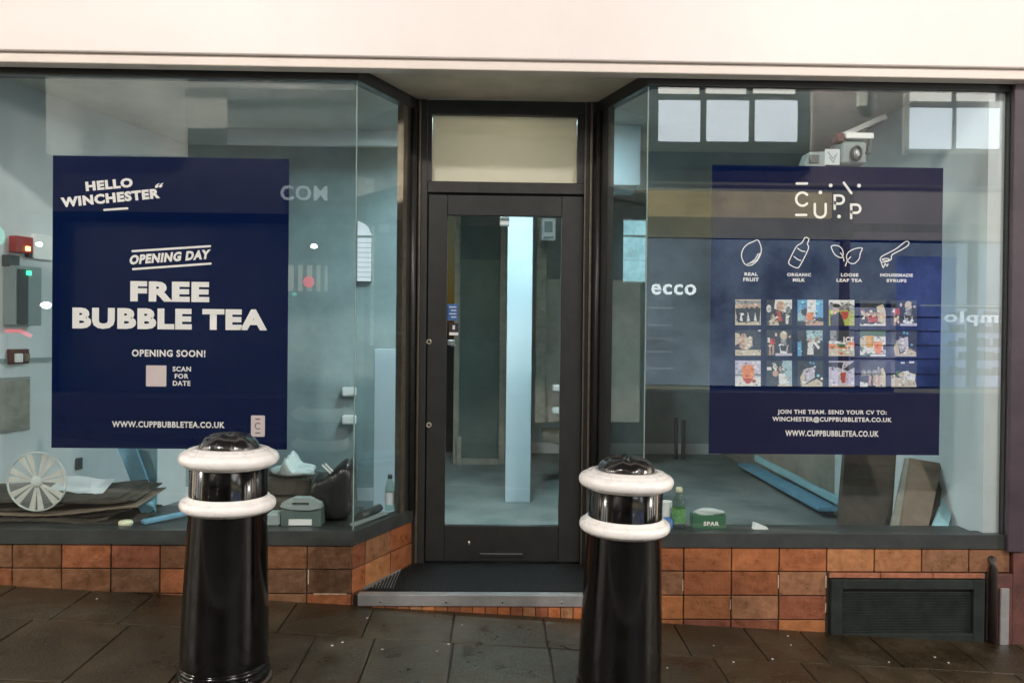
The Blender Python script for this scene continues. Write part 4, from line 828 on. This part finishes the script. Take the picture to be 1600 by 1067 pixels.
b = nb(); cr_ = crumple(0, .04, .07, hw*.8, .03, .03, 3, 3, .5); obj('wrapper', cr_, M['plastic'], gb, smooth=True); b.free()
text('SPAR', .012, .034, .085, .022, -.0012, M['ink'], gb, bold=.04)
p = P(1192, 825, .08); b = nb(); prism(b, [(-.045, 0), (.035, 0), (.03, .012), (-.04, .038)], -.04, 0, None, Matrix.Translation((p.x, .09, BZ+.001)) @ Matrix.Rotation(R(90), 4, 'X')); tag(obj('white_wedge', b, M['whitep']), 'small white wedge on the sill right of the green box', 'wedge')
b = nb(); a = P(1192, 737, 4.0); q0 = Vector((2.56, 3.9, FZ+.06)); q1 = Vector((2.52, 1.75, FZ+.07)); bar(b, q0, q1, .16, .03, .004); tag(obj('blue_plank', b, M['blue']), 'long blue-grey plank lying along the brown wall on the floor', 'plank')
b = nb(); q0 = Vector((2.60, 3.7, FZ+.16)); q1 = Vector((2.60, 1.75, FZ+.13)); bar(b, q0, q1, .03, .06, .004); tag(obj('pale_batten', b, M['bluel']), 'thin pale batten resting against the wall above the blue plank', 'batten')
for i, px in enumerate((1057, 1068)):
    a = P(px, 651+i*5, 4.6); b = nb(); box(b, a.x-.018, a.x+.018, 4.58, 4.62, FZ, a.z, .004); tag(obj('dark_pole', b, M['dgrey']), ['left of two dark poles standing at the rear of the shop', 'right and shorter of two dark poles standing at the rear'][i], 'pole')
b = nb(); a = P(1244, 712, 3.6); box(b, a.x-.02, a.x+.02, 3.58, 3.62, FZ, a.z+.5, .004); tag(obj('dark_pole', b, M['dgrey']), 'dark pole standing below the right poster near the brown wall', 'pole')
# leaning boards at right
def lean(name, label, cat, pxs, Yb, m_, th=.02):      # quad of pixels bottom-left, bottom-right, top-right, top-left; bottom nearer than top
    q = [P(pxs[0][0], pxs[0][1], Yb), P(pxs[1][0], pxs[1][1], Yb), P(pxs[2][0], pxs[2][1], Yb+.25), P(pxs[3][0], pxs[3][1], Yb+.25)]
    b = nb(); fr_ = [b.verts.new(p) for p in q]; bk = [b.verts.new(p+Vector((0, th, 0))) for p in q]
    b.faces.new(fr_); b.faces.new(bk[::-1])
    for i in range(4): b.faces.new((fr_[i], bk[i], bk[(i+1) % 4], fr_[(i+1) % 4]))
    return tag(obj(name, b, M[m_]), label, cat)
lean('dark_board', 'large dark brown panel leaning under the right poster', 'board', [(1310, 836), (1392, 836), (1402, 690), (1322, 690)], .30, 'cardd', .04)
lean('cardboard_sheet', 'narrow light cardboard edge leaning left of the wide brown sheet', 'cardboard', [(1390, 836), (1408, 836), (1424, 716), (1416, 716)], .22, 'wood')
lean('cardboard_sheet', 'wide brown cardboard sheet leaning in the right window', 'cardboard', [(1406, 836), (1448, 836), (1472, 724), (1424, 716)], .20, 'card', .03)
lean('cardboard_sheet', 'dark edge of cardboard leaning behind the wide brown sheet', 'cardboard', [(1440, 836), (1462, 836), (1476, 730), (1465, 722)], .26, 'cardd')
lean('aqua_board', 'small aqua board leaning right of the cardboard sheets', 'board', [(1452, 836), (1478, 836), (1492, 783), (1474, 779)], .16, 'bluel', .015)
# through the door
b = nb(); a = P(846, 341, 3.2); c = P(868, 375, 3.2); box(b, a.x, c.x, 3.2, 3.28, c.z, a.z, .008); hh = tag(obj('wall_box', b, M['whitep']), 'white box fixed high on the wall right of the white column', 'box')
b = nb(); box(b, a.x+.02, c.x-.02, 3.194, 3.199, c.z+.012, c.z+.03); box(b, a.x+.03, c.x-.03, 3.192, 3.199, c.z+.07, a.z-.03, .003); obj('slot', b, M['mgrey'], hh)
for i, (px, py) in enumerate(((869, 607), (869, 642))):
    a = P(px-6, py-6, 3.0); c = P(px+8, py+4, 3.0); b = nb(); box(b, a.x, c.x, 2.98, 3.06, c.z, a.z, .014, seg=2); tag(obj('wall_fitting', b, M['whitep']), ['upper white fitting at the right edge of the door glass', 'lower white fitting at the right edge of the door glass'][i], 'fitting')

# ---------------------------------------------------------------- far side of the street (seen mirrored in the glass)
FY = -8.0
def ob(bm, px0, px1, py0, py1, d0, d1, bev=0):       # box on the far facade covering the mirrored pixel rectangle, from depth d0 to d1 in front of the wall
    a = opp(px0, py0, 8-d1); c = opp(px1, py1, 8-d1); box(bm, a[0], c[0], FY+d0, FY+d1, min(a[1], c[1]), max(a[1], c[1]), bev)
def opart(name, m_, par, rects, d0, d1):
    b = nb()
    for r_ in rects: ob(b, *r_, d0, d1)
    return obj(name, b, M[m_], par)
o1 = thing('opposite_shop_building', 'mauve brick building over a brightly lit shop across the street', 'building', (4, FY, -.3))
o2 = thing('opposite_cream_building', 'cream rendered building with dim shop across the street', 'building', (-4, FY, -.1))
def unparent_fix(r_):
    for c in r_.children: c.location = -r_.location
b = nb(); box(b, 2.0, 10, FY-6, FY, 3.4, 7.5); box(b, 2.0, 10, FY-6, FY, -1, .55); box(b, 2.0, 2.25, FY-6, FY, .55, 3.4); obj('wall', b, M['brick'], o1)
# bay window with dark timber
opart('bay', 'timber', o1, [(1012, 1266, 100, 262)], 0, .30)
for x0, x1 in ((1030, 1094), (1105, 1170), (1181, 1246)): opart('window_pane', 'lit', o1, [(x0, x1, 156, 221)], .30, .33)
for x0, x1 in ((1030, 1093), (1104, 1166), (1178, 1243)): opart('window_pane', 'litw', o1, [(x0, x1, 120, 146)], .30, .33)
for x0, x1 in ((1424, 1487), (1497, 1562)): opart('window_pane', 'lit', o1, [(x0, x1, 168, 232)], .05, .08)
for x0, x1 in ((1424, 1487), (1497, 1555)): opart('window_pane', 'litw', o1, [(x0, x1, 120, 158)], .05, .08)
opart('window_surround', 'pale', o1, [(1416, 1572, 233, 240), (1415, 1421, 120, 240), (1566, 1582, 120, 290)], .0, .06)
opart('rain_pipe', 'pale', o1, [(1262, 1269, 120, 250), (1344, 1356, 120, 165)], .0, .1)
opart('fascia_board', 'yel2', o1, [(1008, 1700, 293, 379)], .0, .03)
opart('fascia_sign', 'yel', o1, [(1008, 1300, 297, 340)], .05, .16)
opart('fascia_sign', 'yel2', o1, [(1008, 1300, 343, 368)], .05, .14)
opart('cornice', 'pale', o1, [(960, 1600, 282, 292)], .0, .2)
opart('fascia_sign', 'bei', o1, [(1340, 1700, 300, 352), (1340, 1700, 362, 376)], .05, .16)
opart('shop_back', 'shopb', o1, [(1006, 1300, 372, 604)], -.6, -.55)
opart('shop_back', 'shopl', o1, [(1300, 1700, 480, 606)], -.6, -.55)
opart('shop_back', 'shopb', o1, [(1300, 1700, 378, 478)], -.6, -.55)
opart('shop_sill', 'yel2', o1, [(1004, 1110, 603, 609), (1400, 1700, 607, 616)], .0, .05)
opart('lit_rail', 'shelfl', o1, [(1440, 1700, 476, 481)], .0, .04)
opart('mullion', 'brick', o1, [(1318, 1326, 372, 604), (1520, 1526, 372, 604)], -.1, .02)
b = nb()
for y in (480, 507, 528, 549, 575): ob(b, 1006, 1052, y, y+2, -.3, -.05)
obj('shelf', b, M['shelfl'], o1)
b = nb()
for y in (496, 518, 540, 561, 585):
    for k in range(26):
        x = 1340+k*13.5+random.uniform(-2, 2)
        if x > 1478 and random.random() < .8: ob(b, x, x+random.uniform(5, 11), y-random.uniform(6, 13), y, -.4, -.3)
    ob(b, 1335, 1700, y, y+1.5, -.45, -.3)
obj('shelf', b, M['brick'], o1)
def otext(s, px0, px1, py0, py1, m_, par, flip=False, d=.20):
    a = opp(px0, py0, 8-d); c = opp(px1, py1, 8-d); o = text(s, (a[0]+c[0])/2, (a[1]+c[1])/2, c[0]-a[0], a[1]-c[1], FY+d, M[m_], par, bold=.02, flip=flip, thick=.02); return o
opart('display_panel', 'bluep', o1, [(1404, 1492, 400, 604)], -.5, -.45)
otext('ecco', 1018, 1088, 443, 461, 'sign', o1, d=.05)
otext('amplo', 1476, 1580, 486, 510, 'shelfs', o1, flip=True, d=.05)
unparent_fix(o1)
b = nb(); box(b, -10, 1.6, FY-6, FY, 3.2, 7.5); box(b, -10, 1.6, FY-6, FY, -1, .4); box(b, -10, -7.2, FY-6, FY, .4, 3.2); box(b, 1.3, 1.98, FY-6, FY, -.8, 7.5); obj('wall', b, M['brickd'], o2)
opart('render_band', 'beid', o2, [(72, 288, 110, 242)], .0, .12)
opart('render_band', 'beid', o2, [(88, 553, 126, 139)], .13, .2)
opart('window_surround', 'pale', o2, [(288, 352, 140, 200), (410, 422, 120, 152)], .0, .1)
opart('shop_back', 'shopd', o2, [(-60, 700, 330, 660)], -1.2, -1.15)
opart('pier', 'timber', o2, [(640, 700, 240, 720)], -.1, .12)
opart('poster_panel', 'beid', o2, [(450, 511, 414, 455)], -.2, -.15)
b = nb()
for x in (459, 473, 488, 501): ob(b, x, x+6, 414, 455, -.14, -.12)
obj('stripe', b, M['stripe'], o2)
otext('COM', 438, 511, 290, 314, 'signd', o2, d=.06)
unparent_fix(o2)
def glow(name, label, cat, px, py, r, m_, d=.1, sx=1):
    a = opp(px, py); b = nb(); bmesh.ops.create_uvsphere(b, u_segments=20, v_segments=12, radius=r)
    for v in b.verts: v.co = Vector((a[0]+v.co.x*sx, FY+d+v.co.y, a[1]+v.co.z))
    return tag(obj(name, b, M[m_], smooth=True), label, cat)
glow('round_lantern', 'round red lantern hanging before the striped panel across the street', 'lantern', 485, 441, .085, 'redg', .1)
glow('spot_lamp', 'bright lamp across the street near the striped panel', 'lamp', 493, 386, .035, 'lamp', .1, 1.4)
glow('spot_lamp', 'bright lamp across the street beside the left poster edge', 'lamp', 77, 477, .05, 'lamp', .1, 1.6)
glow('spot_lamp', 'bright lamp across the street above the cabinet reflection', 'lamp', 66, 383, .035, 'lamp', .1, 1.4)
glow('spot_lamp', 'small greenish lamp across the street under the striped panel', 'lamp', 462, 460, .03, 'cyan', .1, 1.3)
glow('cyan_sign', 'cyan lit sign across the street at the far left', 'sign', 2, 370, .14, 'cyan', .1, .5)
b = nb(); p0, p1, p2 = opp(14, 517), opp(36, 517), opp(54, 525); tube(b, [(p0[0], FY+.1, p0[1]), (p1[0], FY+.1, p1[1]), (p2[0], FY+.1, p2[1])], .03); tag(obj('neon_tube', b, M['redn']), 'curved red neon tube across the street', 'neon')
# unseen street lamps added high above the far pavement to light the shopfront
for i, (x, lb) in enumerate(((-3.6, 'added unseen street lamp bracket across the road, the one on the cream building'), (4.6, 'added unseen street lamp bracket across the road, the one on the mauve building'))):
    t_ = thing('added_street_lamp', lb, 'street lamp', (x, FY+.05, 6.4), 'added bracket street lamps across the road')
    b = nb(); tube(b, [(0, 0, 0), (0, .5, .25), (0, 1.0, .2)], .03); obj('arm', b, M['black'], t_)
    b = nb(); lathe(b, [(.04, .22), (.12, .18), (.30, .06), (.31, .04), (.05, .04)], 0, 1.0, 32); obj('added_lamp_shade', b, M['black'], t_)
    l = bpy.data.lights.new('added_lamp_light', 'POINT'); l.energy = EXT_P*(.98 if i else .96); l.color = (1, .915, .855); l.shadow_soft_size = .22
    lo = bpy.data.objects.new('added_lamp_light', l); COL.objects.link(lo); lo.location = (0, 1.0, -.22); lo.parent = t_
for x, y, lb in ((-8.5, -3.4, 'added unseen street lamp post by the kerb, the one up the street to the left'), (9.0, -2.9, 'added unseen street lamp post by the kerb, the one down the street to the right')):  # lamp posts added out of view for streaks and rims on the bollards
    z0_ = gz(x, y); t_ = thing('added_street_lamp', lb, 'street lamp', (x, y, z0_), 'added lamp posts along the kerb')
    b = nb(); lathe(b, [(.09, -.2), (.09, .6), (.05, .7), (.04, 3.0)], 0, 0, 20); obj('post', b, M['black'], t_)
    b = nb(); lathe(b, [(.05, 3.0), (.14, 3.42)], 0, 0, 12); obj('lantern', b, M['lamp'], t_)
    b = nb(); lathe(b, [(.18, 3.421), (.02, 3.6)], 0, 0, 12); obj('added_lamp_shade', b, M['black'], t_)
    l = bpy.data.lights.new('added_lamp_light', 'POINT'); l.energy = 800; l.color = (1, .90, .78); l.shadow_soft_size = .16
    lo = bpy.data.objects.new('added_lamp_light', l); COL.objects.link(lo); lo.location = (-.4 if x > 0 else .4, 0, 3.2); lo.parent = t_
# neighbouring shopfronts on this side, beyond the frame
def neighbour(x0, x1, m_, label):
    t_ = thing('neighbour_shop', label, 'building', (x0, 0, gz(x0, 0))); s = nb()
    box(s, x0, x1, -.05, .3, 2.8, 6.5); box(s, x0, x1, -.05, .3, -.9, .35); n = 4; wv = (x1-x0)/n
    for k in range(n+1): box(s, max(x0, x0+k*wv-.08), min(x1, x0+k*wv+.08), -.06, .3, .352, 2.798)
    o = obj('wall', s, M['brick'], t_); o.location = -t_.location
    for k in range(n):
        b = nb(); box(b, x0+k*wv+.1, x0+(k+1)*wv-.1, .12, .14, .36, 2.79); o = obj('lit_window', b, M[m_], t_); o.location = -t_.location
neighbour(-12.2, -4.25, 'shopw', 'brick shop with warm lit windows next door on the left')
neighbour(3.45, 11.5, 'shopw', 'brick shop with warm lit windows next door on the right')
for x, lb in ((-19, 'tall building closing the street on the left'), (19, 'tall building closing the street on the right')):
    t_ = thing('end_building', lb, 'building', (x, -4, 0)); s = 1 if x > 0 else -1
    b = nb(); box(b, 0, s*4, -8, 6, -2, 9); obj('wall', b, M['brick'], t_)
    for y in (-6, -3, 0, 3): b = nb(); box(b, -s*.05, 0, y, y+1.2, 1, 6.5); obj('lit_window', b, M['litw'], t_)
